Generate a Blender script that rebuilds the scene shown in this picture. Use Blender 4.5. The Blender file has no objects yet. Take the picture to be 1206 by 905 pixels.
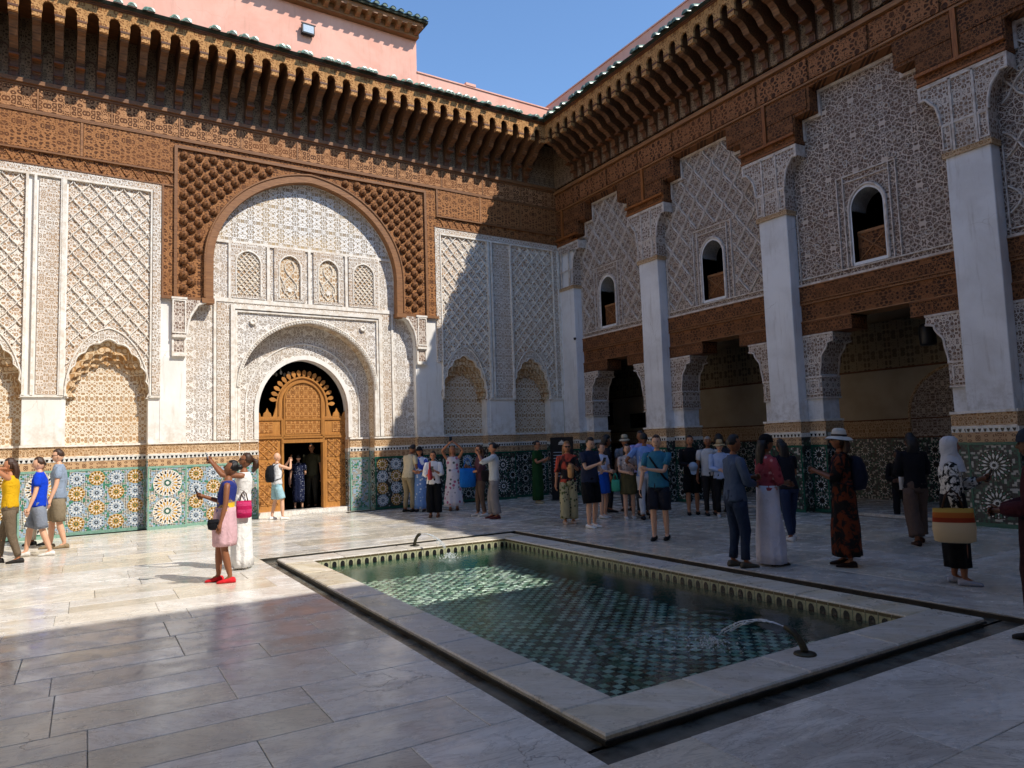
import bpy, bmesh, math, random
from mathutils import Vector, Matrix
from mathutils.geometry import tessellate_polygon
random.seed(7)
R = math.radians
PI = math.pi
scn = bpy.context.scene
col = scn.collection
sin, cos = math.sin, math.cos

# ------------------------------------------------------------------ camera
cam_d = bpy.data.cameras.new('camera')
cam = bpy.data.objects.new('camera', cam_d)
col.objects.link(cam)
yaw, pit, rol = 0.544484, 0.0824128, -0.0339272
fw = Vector((sin(yaw) * cos(pit), cos(yaw) * cos(pit), sin(pit)))
r0 = Vector((cos(yaw), -sin(yaw), 0))
u0 = r0.cross(fw)
rr = cos(rol) * r0 + sin(rol) * u0
uu = -sin(rol) * r0 + cos(rol) * u0
M = Matrix((rr, uu, -fw)).transposed().to_4x4()
M.translation = Vector((0, 0, 1.7))
cam.matrix_world = M
cam_d.sensor_width = 36
cam_d.lens = 24.79
cam_d.clip_start = 0.05
cam_d.clip_end = 500
scn.camera = cam

# ------------------------------------------------------------------ light
SUN_TO = Vector((0.488, -0.80, 1.0)).normalized()     # towards the sun
elev = math.asin(SUN_TO.z)
azim = math.atan2(SUN_TO.x, SUN_TO.y)                  # clockwise from +Y
world = bpy.data.worlds.new('World')
scn.world = world
world.use_nodes = True
wn = world.node_tree
bg = wn.nodes['Background']
sky = wn.nodes.new('ShaderNodeTexSky')
sky.sky_type = 'NISHITA'
sky.sun_disc = False
sky.sun_elevation = elev
sky.sun_rotation = azim
sky.altitude = 0
sky.air_density = 1.2
sky.dust_density = 0.0
sky.ozone_density = 7.0
wn.links.new(sky.outputs[0], bg.inputs[0])
bg.inputs[1].default_value = 0.15
sd = bpy.data.lights.new('sun', 'SUN')
sd.energy = 3.7
sd.angle = R(0.53)
sd.color = (1.0, 0.945, 0.86)
so = bpy.data.objects.new('sun', sd)
so.rotation_euler = SUN_TO.to_track_quat('Z', 'Y').to_euler()
so.location = (20, -30, 40)
col.objects.link(so)
scn.view_settings.view_transform = 'Standard'
scn.view_settings.look = 'None'
scn.view_settings.gamma = 1
scn.view_settings.exposure = 0.52
scn.cycles.max_bounces = 8
scn.cycles.diffuse_bounces = 4
scn.cycles.glossy_bounces = 3
scn.cycles.transparent_max_bounces = 12

# ------------------------------------------------------------------ materials
def lin(h):
    h = h.lstrip('#')
    o = []
    for i in (0, 2, 4):
        c = int(h[i:i + 2], 16) / 255
        o.append(c / 12.92 if c < .04045 else ((c + .055) / 1.055) ** 2.4)
    return (*o, 1)

class NT:
    def __init__(s, name):
        s.m = bpy.data.materials.new(name)
        s.m.use_nodes = True
        s.t = s.m.node_tree
        s.b = s.t.nodes['Principled BSDF']
        s.tc = None
    def n(s, ty, **kw):
        nd = s.t.nodes.new('ShaderNode' + ty)
        for k, v in kw.items():
            setattr(nd, k, v)
        return nd
    def set(s, sock, v):
        if isinstance(v, bpy.types.NodeSocket):
            s.t.links.new(v, sock)
        elif v is not None:
            sock.default_value = v
    def math(s, op, a, b=None, c=None, clamp=False):
        nd = s.n('Math', operation=op, use_clamp=clamp)
        s.set(nd.inputs[0], a)
        if b is not None: s.set(nd.inputs[1], b)
        if c is not None: s.set(nd.inputs[2], c)
        return nd.outputs[0]
    def obj(s):
        if s.tc is None: s.tc = s.n('TexCoord')
        return s.tc.outputs['Object']
    def sep(s, v):
        nd = s.n('SeparateXYZ'); s.set(nd.inputs[0], v); return nd.outputs
    def comb(s, x=0, y=0, z=0):
        nd = s.n('CombineXYZ')
        for i, v in enumerate((x, y, z)): s.set(nd.inputs[i], v)
        return nd.outputs[0]
    def vmath(s, op, a, b=None, scale=None):
        nd = s.n('VectorMath', operation=op)
        s.set(nd.inputs[0], a)
        if b is not None: s.set(nd.inputs[1], b)
        if scale is not None: s.set(nd.inputs['Scale'], scale)
        return nd.outputs[0]
    def noise(s, v, scale, detail=3, rough=.5, dist=0, out=0):
        nd = s.n('TexNoise')
        s.set(nd.inputs['Vector'], v); nd.inputs['Scale'].default_value = scale
        nd.inputs['Detail'].default_value = detail; nd.inputs['Roughness'].default_value = rough
        nd.inputs['Distortion'].default_value = dist
        return nd.outputs[out]
    def voro(s, v, scale, feature='F1', rnd=1.0, out='Distance', dims='3D'):
        nd = s.n('TexVoronoi', feature=feature, voronoi_dimensions=dims)
        s.set(nd.inputs['Vector'], v); nd.inputs['Scale'].default_value = scale
        nd.inputs['Randomness'].default_value = rnd
        return nd.outputs[out]
    def ramp(s, v, a, b, c=0.0, d=1.0, smooth=True):
        nd = s.n('MapRange', interpolation_type='SMOOTHSTEP' if smooth else 'LINEAR')
        s.set(nd.inputs[0], v)
        nd.inputs[1].default_value = a; nd.inputs[2].default_value = b
        nd.inputs[3].default_value = c; nd.inputs[4].default_value = d
        return nd.outputs[0]
    def mix(s, f, a, b, blend='MIX'):
        nd = s.n('Mix', data_type='RGBA', blend_type=blend)
        s.set(nd.inputs[0], f); s.set(nd.inputs[6], a); s.set(nd.inputs[7], b)
        return nd.outputs[2]
    def bump(s, h, strength=1.0, dist=.01):
        nd = s.n('Bump')
        nd.inputs['Strength'].default_value = strength
        nd.inputs['Distance'].default_value = dist
        s.set(nd.inputs['Height'], h)
        s.t.links.new(nd.outputs[0], s.b.inputs['Normal'])
    def fin(s, color=None, rough=.7, spec=None, metallic=None):
        if color is not None: s.set(s.b.inputs['Base Color'], color)
        s.set(s.b.inputs['Roughness'], rough)
        if spec is not None: s.b.inputs['Specular IOR Level'].default_value = spec
        if metallic is not None: s.b.inputs['Metallic'].default_value = metallic
        return s.m

def carved(name, light, ground, period=(.3, .4), scale=9, ring=34, bumpd=.02, stain=None, stain_amt=.5, edge=.5, rough=.85, warp=.05, thr=.1):
    """Carved arabesque relief, mirror-repeated like the real tool-cut panels."""
    m = NT(name)
    x, y, z = m.sep(m.obj())
    u = m.math('ADD', x, y)
    fu = m.math('PINGPONG', u, period[0]); fv = m.math('PINGPONG', z, period[1])
    v = m.comb(fu, fv, 0.37)
    w = m.vmath('ADD', v, m.vmath('SCALE', m.noise(v, 6, 1, out=1), scale=warp))
    d1 = m.voro(w, scale, 'F1', .9)
    e1 = m.voro(w, scale, 'DISTANCE_TO_EDGE', .9)
    rings = m.math('SINE', m.math('MULTIPLY', d1, ring))
    h = m.math('MAXIMUM', m.ramp(rings, thr, thr + .45), m.ramp(e1, .06, .11, 1, 0))
    fine = m.voro(w, scale * 2.2, 'DISTANCE_TO_EDGE', 1)
    hf = m.ramp(fine, .04, .14, 1, 0)
    hh = m.math('ADD', m.math('MULTIPLY', h, 1 - edge * .5), m.math('MULTIPLY', hf, edge * .5))
    st = m.ramp(m.noise(m.obj(), .9, 4), .42, .62)
    gcol = ground; lcol = light
    if stain is not None:
        gcol = m.mix(m.math('MULTIPLY', st, stain_amt), ground, stain)
        lcol = m.mix(m.math('MULTIPLY', st, stain_amt * .45), light, stain)
    c = m.mix(m.ramp(hh, .15, .75), gcol, lcol)  # dark recesses: tinted ground plus relief shadow put into the colour
    c = m.mix(m.math('MULTIPLY', m.noise(m.obj(), 40, 3), .35), c, m.mix(.5, gcol, lcol))
    m.bump(hh, .9, bumpd)
    return m.fin(c, rough, .2)

M_ = {}
M_['stucco'] = carved('carved_stucco', lin('#f3ece0'), lin('#a98763'), (.21, .27), 10.8, 17.6, .02, lin('#bd8f5e'), .5)
M_['stucco2'] = carved('carved_stucco_strip', lin('#f2ebe0'), lin('#a1876a'), (.19, .31), 13.7, 15.1, .016, lin('#bf9464'), .5)
M_['stucco_tan'] = carved('carved_stucco_tan', lin('#f1e5cf'), lin('#ab8459'), (.17, .23), 10.8, 16.8, .018, lin('#c39866'), .5)
M_['muq'] = carved('stalactite_plaster', lin('#dcc4a0'), lin('#a07c55'), (.17, .23), 6.5, 8.4, .01, lin('#b57f40'), .7)
M_['stucco_field'] = carved('carved_stucco_field', lin('#f6f1e9'), lin('#998570'), (.29, .37), 12.2, 19.3, .02, lin('#c9a67a'), .45)
M_['stucco_lun'] = carved('carved_stucco_lunette', lin('#f6f2eb'), lin('#96846c'), (.19, .25), 9.4, 18.5, .022, lin('#d0ad72'), .5, .3, thr=0.2)
M_['stucco_b'] = carved('carved_stucco_shade_wall', lin('#dccab8'), lin('#5c4032'), (.23, .3), 15, 19, .02, lin('#755440'), .35, thr=.42)  # brown ground, deepened with the gallery wall's shade in the colour
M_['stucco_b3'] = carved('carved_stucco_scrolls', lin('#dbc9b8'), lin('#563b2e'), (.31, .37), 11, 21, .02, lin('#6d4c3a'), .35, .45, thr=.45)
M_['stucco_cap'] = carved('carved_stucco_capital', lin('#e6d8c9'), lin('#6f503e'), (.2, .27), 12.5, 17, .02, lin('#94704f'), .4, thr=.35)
M_['frieze_tan'] = carved('carved_script_band', lin('#dcbd97'), lin('#94693f'), (.28, .28), 13.7, 15.1, .015, lin('#a8773f'), .5)
M_['band_br'] = carved('script_tile', lin('#c9a67e'), lin('#5e3c26'), (.34, .3), 15.8, 14.3, .004, lin('#8c5f3c'), .5, .5, .35)
M_['wood'] = carved('carved_cedar', lin('#ac7648'), lin('#482816'), (.26, .32), 9.4, 14.3, .015, lin('#7a4c2b'), .6, .6, .6)
M_['stud'] = carved('aged_stud_cedar', lin('#8f5f38'), lin('#45291a'), (.26, .32), 12.2, 16.0, .01, lin('#6b4a30'), .5, .6, .6)
M_['wood_script'] = carved('carved_cedar_script', lin('#c08c60'), lin('#4a2812'), (.37, .41), 8.6, 14.3, .02, lin('#8a5227'), .5, .5, .6, thr=0.2)
M_['wood_dark'] = carved('carved_cedar_grey', lin('#a58768'), lin('#46331f'), (.1, .26), 14.4, 16.0, .014, lin('#5a4030'), .5, .5, .7)
M_['wood_b'] = carved('carved_cedar_shade_wall', lin('#925f3a'), lin('#2c190f'), (.28, .33), 11.5, 16.0, .015, lin('#68401f'), .5, .6, .6, thr=0.35)  # darker cedar copy; the shade on the gallery wall is in its colour
M_['wood_bs'] = carved('carved_cedar_inscription', lin('#a87048'), lin('#2f180c'), (.37, .41), 7.9, 14.3, .02, lin('#6a3d1c'), .5, .5, .6, thr=0.35)  # script cedar darkened the same way, shade included in the tone
M_['gallery_band'] = carved('gallery_carved_band', lin('#a08d70'), lin('#5c4b39'), (.27, .22), 7.2, 14.3, .015, lin('#7a6448'), .4, thr=0.4)

def plain(name, c, rough=.7, var=.12, nscale=3, bumpd=0, c2=None, spec=.3, metallic=None):
    m = NT(name)
    k = m.noise(m.obj(), nscale, 5, .6)
    cc = m.mix(m.ramp(k, .35, .7), c, c2 if c2 else tuple(v * (1 - var) for v in c[:3]) + (1,))
    if bumpd:
        m.bump(m.noise(m.obj(), nscale * 8, 4, .6), .6, bumpd)
    return m.fin(cc, rough, spec, metallic)

def woodplain(name, c1, c2, rough=.55, sc=3.0, axis=0):
    m = NT(name)
    x, y, z = m.sep(m.obj())
    v = m.comb(m.math('MULTIPLY', x, 1.2 if axis == 0 else 14), m.math('MULTIPLY', y, 10), m.math('MULTIPLY', z, 14 if axis == 0 else 1.2))
    g = m.noise(v, sc, 6, .65, .6)
    c = m.mix(m.ramp(g, .3, .7), c1, c2)
    rn = m.n('ObjectInfo').outputs['Random']
    c = m.mix(m.math('MULTIPLY', rn, .45), c, tuple(v * .45 for v in c2[:3]) + (1,))
    c = m.mix(m.ramp(m.noise(m.obj(), 2.2, 5, .65), .5, .75, 0, .4), c, tuple(v * .6 + .03 for v in c2[:3]) + (1,))
    m.bump(g, .45, .01)
    return m.fin(c, rough, .35)

def plaster(name, c, c2, dirt):
    m = NT(name)
    x, y, z = m.sep(m.obj())
    a = m.noise(m.obj(), .9, 6, .62, .4)
    cc = m.mix(m.ramp(a, .35, .7), c, c2)
    st = m.noise(m.comb(m.math('MULTIPLY', x, 9), m.math('MULTIPLY', y, 9), m.math('MULTIPLY', z, .9)), 1, 5, .65)
    cc = m.mix(m.ramp(st, .52, .75, 0, .42), cc, dirt)
    low = m.math('MULTIPLY', m.ramp(z, 2.0, 2.9, 1, 0), m.ramp(m.noise(m.obj(), 5, 5, .7), .4, .65))
    cc = m.mix(m.math('MULTIPLY', low, .5), cc, dirt)
    cr = m.voro(m.vmath('ADD', m.obj(), m.vmath('SCALE', m.noise(m.obj(), 2, 4, out=1), scale=.5)), .9, 'DISTANCE_TO_EDGE', 1)
    crk = m.math('MULTIPLY', m.ramp(cr, .0, .006, 1, 0), m.ramp(m.noise(m.obj(), .6, 2), .52, .6))
    cc = m.mix(m.math('MULTIPLY', crk, .5), cc, dirt)
    m.bump(m.math('ADD', m.noise(m.obj(), 2.5, 3), m.math('MULTIPLY', m.noise(m.obj(), 22, 4), .2)), .5, .012)
    return m.fin(cc, .75, .25)
M_['white'] = plaster('white_plaster', lin('#ece8e1'), lin('#dfd9cf'), lin('#b5a68f'))
M_['whiteB'] = plaster('white_plaster_pillar', lin('#e9e8e7'), lin('#d5d2cf'), lin('#a59c90'))
M_['mould'] = plain('plaster_moulding', lin('#ebe5da'), .8, .15, 9, .004, lin('#d2c5b3'))
M_['mouldB'] = plain('plaster_moulding_gallery', lin('#dacfc4'), .8, .15, 9, .004, lin('#b9a797'))  # darker, browner moulding tone for the gallery wall
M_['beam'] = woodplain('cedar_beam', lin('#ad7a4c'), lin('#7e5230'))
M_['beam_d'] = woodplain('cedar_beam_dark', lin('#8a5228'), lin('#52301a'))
M_['beam_v'] = woodplain('cedar_post', lin('#b06c34'), lin('#7c461f'), axis=2)
M_['door'] = woodplain('door_cedar', lin('#c98c48'), lin('#a87034'), .45, 3, 2)
M_['door_c'] = carved('door_cedar_carved', lin('#c78e52'), lin('#7c4f26'), (.115, .115), 9.4, 12.6, .012, lin('#a86a2c'), .4, .4, .5)
M_['bracket'] = woodplain('bracket_cedar', lin('#94653f'), lin('#4a3122'))
M_['fascia'] = carved('fascia_painted_cedar', lin('#c9965f'), lin('#7a4b29'), (.2025, .19), 9.4, 14.3, .01, lin('#8f5f30'), .6)
M_['pink'] = plaster('pink_render', lin('#e8b09b'), lin('#dc9f89'), lin('#bd8874'))
M_['dark'] = plain('dark_interior', (.018, .016, .014, 1), .9)  # near-black walls put the gloom of unlit rooms into the colour
M_['room'] = plain('interior_plaster', lin('#b3a48c'), .85, .1, 1.2, 0, lin('#a4947c'))
M_['black'] = plain('black_lacquer', (.012, .012, .013, 1), .35)
M_['bronze'] = plain('aged_bronze', lin('#4d4a3c'), .5, .4, 20, .003, lin('#2e2c24'), .5, .7)
M_['glass_d'] = plain('dark_glass', (.01, .01, .012, 1), .08, spec=.6)
M_['mortar'] = plain('mortar', lin('#968c7c'), .9, .5, 5, c2=lin('#5c544a'))
M_['gutter'] = plain('wet_gutter_stone', lin('#6b6a61'), .22, .5, 2.5, .006, lin('#2f2e2b'))
M_['gutterside'] = plain('dark_gutter_kerb', lin('#3a3630'), .5, .5, 6, .006, lin('#24221e'))

def z_mat(name, hexc, rough=.25):
    m = NT(name)
    k = m.noise(m.obj(), 30, 2)
    c = lin(hexc)
    cc = m.mix(m.ramp(k, .3, .7), c, tuple(v * .75 for v in c[:3]) + (1,))
    return m.fin(cc, rough, .5)
for k, hx in dict(zw='#e3e0d6', zk='#1d1c1d', zg='#86ac98', zy='#cfa04e', zb='#7f9cb8', zbr='#9a5f35', zgd='#1f5a48', zlb='#b8c6d2').items():
    M_[k] = z_mat('zellij_' + k, hx)

def mosaic(name, cols, size=.045):
    m = NT(name)
    x, y, z = m.sep(m.obj())
    u = m.math('ADD', x, y)
    a = m.math('ADD', u, z); b = m.math('SUBTRACT', u, z)
    v = m.comb(a, b, 0)
    ch = m.n('TexChecker'); m.set(ch.inputs[0], v); ch.inputs['Scale'].default_value = 1 / size
    ch.inputs[1].default_value = cols[0]; ch.inputs[2].default_value = cols[1]
    vc = m.voro(m.comb(u, z, 0), 1 / size * .8, 'F1', .25, 'Color')
    r, g, bb = m.sep(vc)
    c = m.mix(m.ramp(r, .70, .73), ch.outputs[0], cols[2])
    c = m.mix(m.ramp(g, .72, .76), c, cols[3])
    e = m.voro(m.comb(u, z, 0), 1 / size * .8, 'DISTANCE_TO_EDGE', .25)
    m.bump(m.ramp(e, 0, .08), .4, .003)
    return m.fin(c, .28, .5)
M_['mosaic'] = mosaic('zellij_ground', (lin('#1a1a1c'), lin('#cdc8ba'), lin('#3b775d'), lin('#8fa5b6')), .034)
M_['mosaic_shade'] = mosaic('zellij_ground_dark', (lin('#151517'), lin('#2b2d2f'), lin('#a9a69c'), lin('#27503f')), .03)  # darkened copy of the zellij ground, shade painted in, for shaded dados
M_['mosaic_br'] = mosaic('zellij_brown_band', (lin('#5a3a26'), lin('#b98c62'), lin('#8a5a38'), lin('#d0b48e')), .035)

def marble(name, c1, c2, vein, tint, rough=.17):
    m = NT(name)
    rnd = m.n('ObjectInfo').outputs['Random']
    geo = m.n('NewGeometry')
    pos = geo.outputs['Position']
    off = m.vmath('SCALE', m.comb(rnd, m.math('MULTIPLY', rnd, 7.3), m.math('MULTIPLY', rnd, 3.1)), scale=19.0)
    p0 = m.vmath('ADD', pos, off)
    rot = m.n('VectorRotate', rotation_type='Z_AXIS')
    m.set(rot.inputs['Vector'], p0); m.set(rot.inputs['Angle'], m.math('MULTIPLY', m.math('FRACT', m.math('MULTIPLY', rnd, 13.7)), 1.2))
    p = rot.outputs[0]
    x, y, z = m.sep(p)
    st = m.comb(m.math('MULTIPLY', x, 1.0), m.math('MULTIPLY', y, 4.2), z)
    n1 = m.noise(st, .9, 6, .6, 1.0)
    n2 = m.noise(st, 1.4, 7, .65, 2.0)
    n3 = m.noise(st, 3.1, 6, .6, 1.0)
    v1 = m.ramp(m.math('ABSOLUTE', m.math('SUBTRACT', n2, .5)), 0, .03, 1, 0)
    v2 = m.ramp(m.math('ABSOLUTE', m.math('SUBTRACT', n3, .47)), 0, .02, 1, 0)
    c = m.mix(m.ramp(n1, .32, .68), c1, c2)
    c = m.mix(m.ramp(m.math('FRACT', m.math('MULTIPLY', rnd, 5.9)), .3, 1, 0, .75, False), c, tint)
    c = m.mix(m.math('MULTIPLY', v1, .40), c, vein)
    c = m.mix(m.math('MULTIPLY', v2, .30), c, vein)
    val = m.math('ADD', .86, m.math('MULTIPLY', m.math('FRACT', m.math('MULTIPLY', rnd, 31.1)), .28))
    hv = m.n('HueSaturation'); m.set(hv.inputs['Value'], val); m.set(hv.inputs['Color'], c)
    c = hv.outputs[0]
    fine = m.noise(p, 16, 5, .7)
    c = m.mix(m.ramp(fine, .45, .8, 0, .2), c, vein)
    dirt = m.ramp(m.noise(pos, 1.7, 6, .7, .5), .54, .74)
    c = m.mix(m.math('MULTIPLY', dirt, .22), c, lin('#8f8169'))
    wob = m.vmath('ADD', pos, m.vmath('SCALE', m.noise(pos, 1.3, 5, .6, 0, 1), scale=.9))
    ce = m.voro(wob, .75, 'DISTANCE_TO_EDGE', 1)
    crack = m.math('MULTIPLY', m.ramp(ce, 0, .006, 1, 0), m.ramp(m.noise(pos, .7, 2), .5, .56))
    c = m.mix(m.math('MULTIPLY', crack, .5), c, lin('#3c362f'))
    m.bump(m.math('SUBTRACT', m.math('ADD', m.noise(pos, 2.6, 3), m.math('MULTIPLY', fine, .16)), m.math('MULTIPLY', crack, .5)), .25, .010)
    return m.fin(c, m.ramp(m.noise(pos, 3.2, 5, .65), .3, .72, rough - .08, rough + .2), .55)
M_['slab'] = marble('marble_paving', lin('#e6e2da'), lin('#d2cbc0'), lin('#8d8478'), lin('#d6c8ac'))
M_['slab_shade'] = marble('marble_paving_shade', lin('#dfdad0'), lin('#bab3a8'), lin('#76706a'), lin('#d0c5b0'))  # greyer paving copy carrying the tone of shaded floor in its colour
M_['coping'] = marble('marble_coping', lin('#ddd5c4'), lin('#cabd9f'), lin('#8e8068'), lin('#c9c7c8'), .3)

# ------------------------------------------------------------------ mesh building
class MB:
    def __init__(s):
        s.v = []; s.f = []; s.mi = []
    def add(s, vs, fs, mi=0):
        o = len(s.v)
        s.v += [tuple(p) for p in vs]
        for f in fs:
            s.f.append(tuple(i + o for i in f)); s.mi.append(mi)
        return s
    def box(s, x0, x1, y0, y1, z0, z1, mi=0):
        if x0 > x1: x0, x1 = x1, x0
        if y0 > y1: y0, y1 = y1, y0
        if z0 > z1: z0, z1 = z1, z0
        vs = [(x0, y0, z0), (x1, y0, z0), (x1, y1, z0), (x0, y1, z0), (x0, y0, z1), (x1, y0, z1), (x1, y1, z1), (x0, y1, z1)]
        return s.add(vs, [(0, 3, 2, 1), (4, 5, 6, 7), (0, 1, 5, 4), (1, 2, 6, 5), (2, 3, 7, 6), (3, 0, 4, 7)], mi)
    def cbox(s, x0, x1, y0, y1, z0, z1, b=.014):
        P_ = [(x0 + b, y0), (x1 - b, y0), (x1 - b * .4, y0 + b * .4), (x1, y0 + b), (x1, y1 - b), (x1 - b, y1), (x0 + b, y1), (x0, y1 - b), (x0, y0 + b), (x0 + b * .4, y0 + b * .4)]
        rg = []
        n = max(2, int((z1 - z0) / .5))
        for i in range(n + 1):
            z = z0 + (z1 - z0) * i / n
            rg.append([(x + .004 * sin(z * 2.1 + x0), y + .004 * sin(z * 1.7 + x0 * 3), z) for x, y in P_])
        return s.rings(rg)
    def plate(s, loop, yf, yb, holes=(), mi=0, side=None):
        """prism with outline in xz, front at yf (towards the court), back at yb"""
        loops = [list(loop)] + [list(h) for h in holes]
        tris = tessellate_polygon([[Vector((p[0], p[1], 0)) for p in l] for l in loops])
        flat = [p for l in loops for p in l]
        n = len(flat)
        vs = [(p[0], yf, p[1]) for p in flat] + [(p[0], yb, p[1]) for p in flat]
        fs = []
        for t in tris:
            a, b, c = t
            area = (flat[b][0] - flat[a][0]) * (flat[c][1] - flat[a][1]) - (flat[c][0] - flat[a][0]) * (flat[b][1] - flat[a][1])
            if abs(area) < 1e-10: continue
            if area < 0: b, c = c, b
            fs.append((a, b, c)); fs.append((a + n, c + n, b + n))
        s.add(vs, fs, mi)
        o = 0
        for li, l in enumerate(loops):
            k = len(l)
            A = sum(l[i][0] * l[(i + 1) % k][1] - l[(i + 1) % k][0] * l[i][1] for i in range(k))
            qs = []
            for i in range(k):
                a, b = o + i, o + (i + 1) % k
                q = (a, a + n, b + n, b)
                if (A < 0) ^ (li > 0): q = q[::-1]
                qs.append(q)
            s.add(vs, qs, mi if side is None else side)
            o += k
        return s
    def tube(s, pts, r, n=6, mi=0, cap=True, rad=None):
        pts = [Vector(p) for p in pts]
        rings = []
        up = Vector((0, 0, 1))
        prev = None
        for i, p in enumerate(pts):
            a = pts[max(0, i - 1)]; b = pts[min(len(pts) - 1, i + 1)]
            d = (b - a).normalized()
            if prev is None:
                t = up if abs(d.z) < .9 else Vector((0, 1, 0))
                x = d.cross(t).normalized()
            else:
                x = (prev - d * prev.dot(d)).normalized()
            y = d.cross(x)
            prev = x
            q = rad[i] if rad else r
            qx, qy = (q if isinstance(q, tuple) else (q, q))
            rings.append([p + x * (qx * cos(2 * PI * k / n)) + y * (qy * sin(2 * PI * k / n)) for k in range(n)])
        return s.rings(rings, mi, cap)
    def rings(s, rings, mi=0, cap=True, closed=True):
        n = len(rings[0])
        vs = [p for r in rings for p in r]
        fs = []
        for i in range(len(rings) - 1):
            for k in range(n if closed else n - 1):
                a = i * n + k; b = i * n + (k + 1) % n
                fs.append((a, b, b + n, a + n))
        if cap and closed:
            fs.append(tuple(range(n))[::-1]); fs.append(tuple(range((len(rings) - 1) * n, len(rings) * n)))
        return s.add(vs, fs, mi)
    def strip(s, pts, w, y0, y1, mi=0):
        """a rib following points in xz: width w, depth y0..y1"""
        for (x0, z0), (x1, z1) in zip(pts, pts[1:]):
            dx, dz = x1 - x0, z1 - z0
            L = math.hypot(dx, dz)
            if L < 1e-6: continue
            nx, nz = -dz / L * w / 2, dx / L * w / 2
            vs = [(x0 - nx, y0, z0 - nz), (x1 - nx, y0, z1 - nz), (x1 + nx, y0, z1 + nz), (x0 + nx, y0, z0 + nz),
                  (x0 - nx * .6, y1, z0 - nz * .6), (x1 - nx * .6, y1, z1 - nz * .6), (x1 + nx * .6, y1, z1 + nz * .6), (x0 + nx * .6, y1, z0 + nz * .6)]
            s.add(vs, [(4, 5, 6, 7), (0, 1, 5, 4), (3, 7, 6, 2)] if y1 < y0 else [(4, 7, 6, 5), (0, 4, 5, 1), (3, 2, 6, 7)], mi)
        return s
    def lathe(s, prof, cx=0, cy=0, n=12, mi=0):
        rings = [[(cx + r * cos(2 * PI * k / n), cy + r * sin(2 * PI * k / n), z) for k in range(n)] for r, z in prof]
        return s.rings(rings, mi)
    def mesh(s, name, mats, smooth=False):
        me = bpy.data.meshes.new(name)
        me.from_pydata(s.v, [], s.f)
        if not isinstance(mats, (list, tuple)): mats = [mats]
        for m in mats: me.materials.append(M_[m] if isinstance(m, str) else m)
        if len(mats) > 1: me.polygons.foreach_set('material_index', s.mi)
        if smooth: me.polygons.foreach_set('use_smooth', [True] * len(s.f))
        me.update()
        return me
    def build(s, name, mats, parent=None, smooth=False, label=None):
        return link(name, s.mesh(name, mats, smooth), parent, label=label)

def link(name, me, parent=None, loc=None, rot=None, label=None, scale=None):
    o = bpy.data.objects.new(name, me)
    col.objects.link(o)
    if parent is not None: o.parent = parent
    if loc is not None: o.location = loc
    if rot is not None: o.rotation_euler = rot
    if scale is not None: o.scale = scale
    if label: o['label'] = label
    return o

def tag(o, label, cat, group=None):
    o['label'] = label; o['category'] = cat
    if group: o['group'] = group
    return o
def thing(name, label, cat, loc=(0, 0, 0), rz=0, group=None):
    o = bpy.data.objects.new(name, None)
    o.empty_display_size = .2
    col.objects.link(o); o.location = loc; o.rotation_euler = (0, 0, rz)
    return tag(o, label, cat, group)
def structure(o): o['kind'] = 'structure'; return o
def stuff(o): o['kind'] = 'stuff'; return o

def rect(x0, x1, z0, z1): return [(x0, z0), (x1, z0), (x1, z1), (x0, z1)]
def arch(cx, hw, zs, zc, n=20, pt=.12, lobes=0, la=.06):
    """points of a slightly pointed arch from the right springing over the crown to the left springing"""
    e = hw * pt
    Rr = hw + e
    hmax = math.sqrt(Rr * Rr - e * e)
    k = (zc - zs) / hmax
    amax = math.acos(e / Rr)
    half = []
    for i in range(n + 1):
        a = amax * i / n
        half.append((Rr * cos(a) - e, Rr * sin(a) * k))
    pts = [(cx + x, zs + z) for x, z in half] + [(cx - x, zs + z) for x, z in half[::-1][1:]]
    if lobes:
        out = []
        N = len(pts)
        L = [0]
        for a, b in zip(pts, pts[1:]): L.append(L[-1] + math.hypot(b[0] - a[0], b[1] - a[1]))
        for i, (x, z) in enumerate(pts):
            t = L[i] / L[-1] * lobes
            a = pts[max(0, i - 1)]; b = pts[min(N - 1, i + 1)]
            dx, dz = b[0] - a[0], b[1] - a[1]
            l = math.hypot(dx, dz) or 1
            q = la * abs(sin(PI * t))
            out.append((x + dz / l * q, z - dx / l * q))
        pts = out
    return pts
def door_shape(cx, hw, z0, zs, zc, **k):
    return [(cx - hw, z0), (cx + hw, z0)] + arch(cx, hw, zs, zc, **k)
def ring_loop(outer, inner):
    """closed polygon between two open arches that start and end on the same level"""
    return list(outer) + list(inner)[::-1]
def inside(poly, x, z):
    c = False
    n = len(poly)
    j = n - 1
    for i in range(n):
        xi, zi = poly[i]; xj, zj = poly[j]
        if (zi > z) != (zj > z) and x < (xj - xi) * (z - zi) / (zj - zi) + xi: c = not c
        j = i
    return c
def lattice(mb, x0, x1, z0, z1, w, h, rib, y0, y1, keep=None, mix=.6, step=8, clip=None):
    """interlaced lozenge net of ribs"""
    n = int((x1 - x0) / (w / 2)) + 2
    cxx = (x0 + x1) / 2
    ns = int((z1 - z0) / h * step)
    for k in range(-n // 2 - 1, n // 2 + 2):
        run = []
        for j in range(ns + 1):
            z = z0 + (z1 - z0) * j / ns
            ph = (z - z0) / h
            tri = 4 * abs((ph % 1) - .5) - 1
            c = mix * tri + (1 - mix) * cos(2 * PI * ph)
            x = cxx + k * w / 2 + (1 if k % 2 else -1) * (w / 4) * c
            ok = x0 - .001 <= x <= x1 + .001 and (keep is None or keep(x, z))
            if ok: run.append((x, z))
            else:
                if len(run) > 1: mb.strip(run, rib, y0, y1)
                run = []
        if len(run) > 1: mb.strip(run, rib, y0, y1)

# ------------------------------------------------------------------ shared wall parts
TH = 0.0359342
K = (13.15, 18.56, 0.0)

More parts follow.
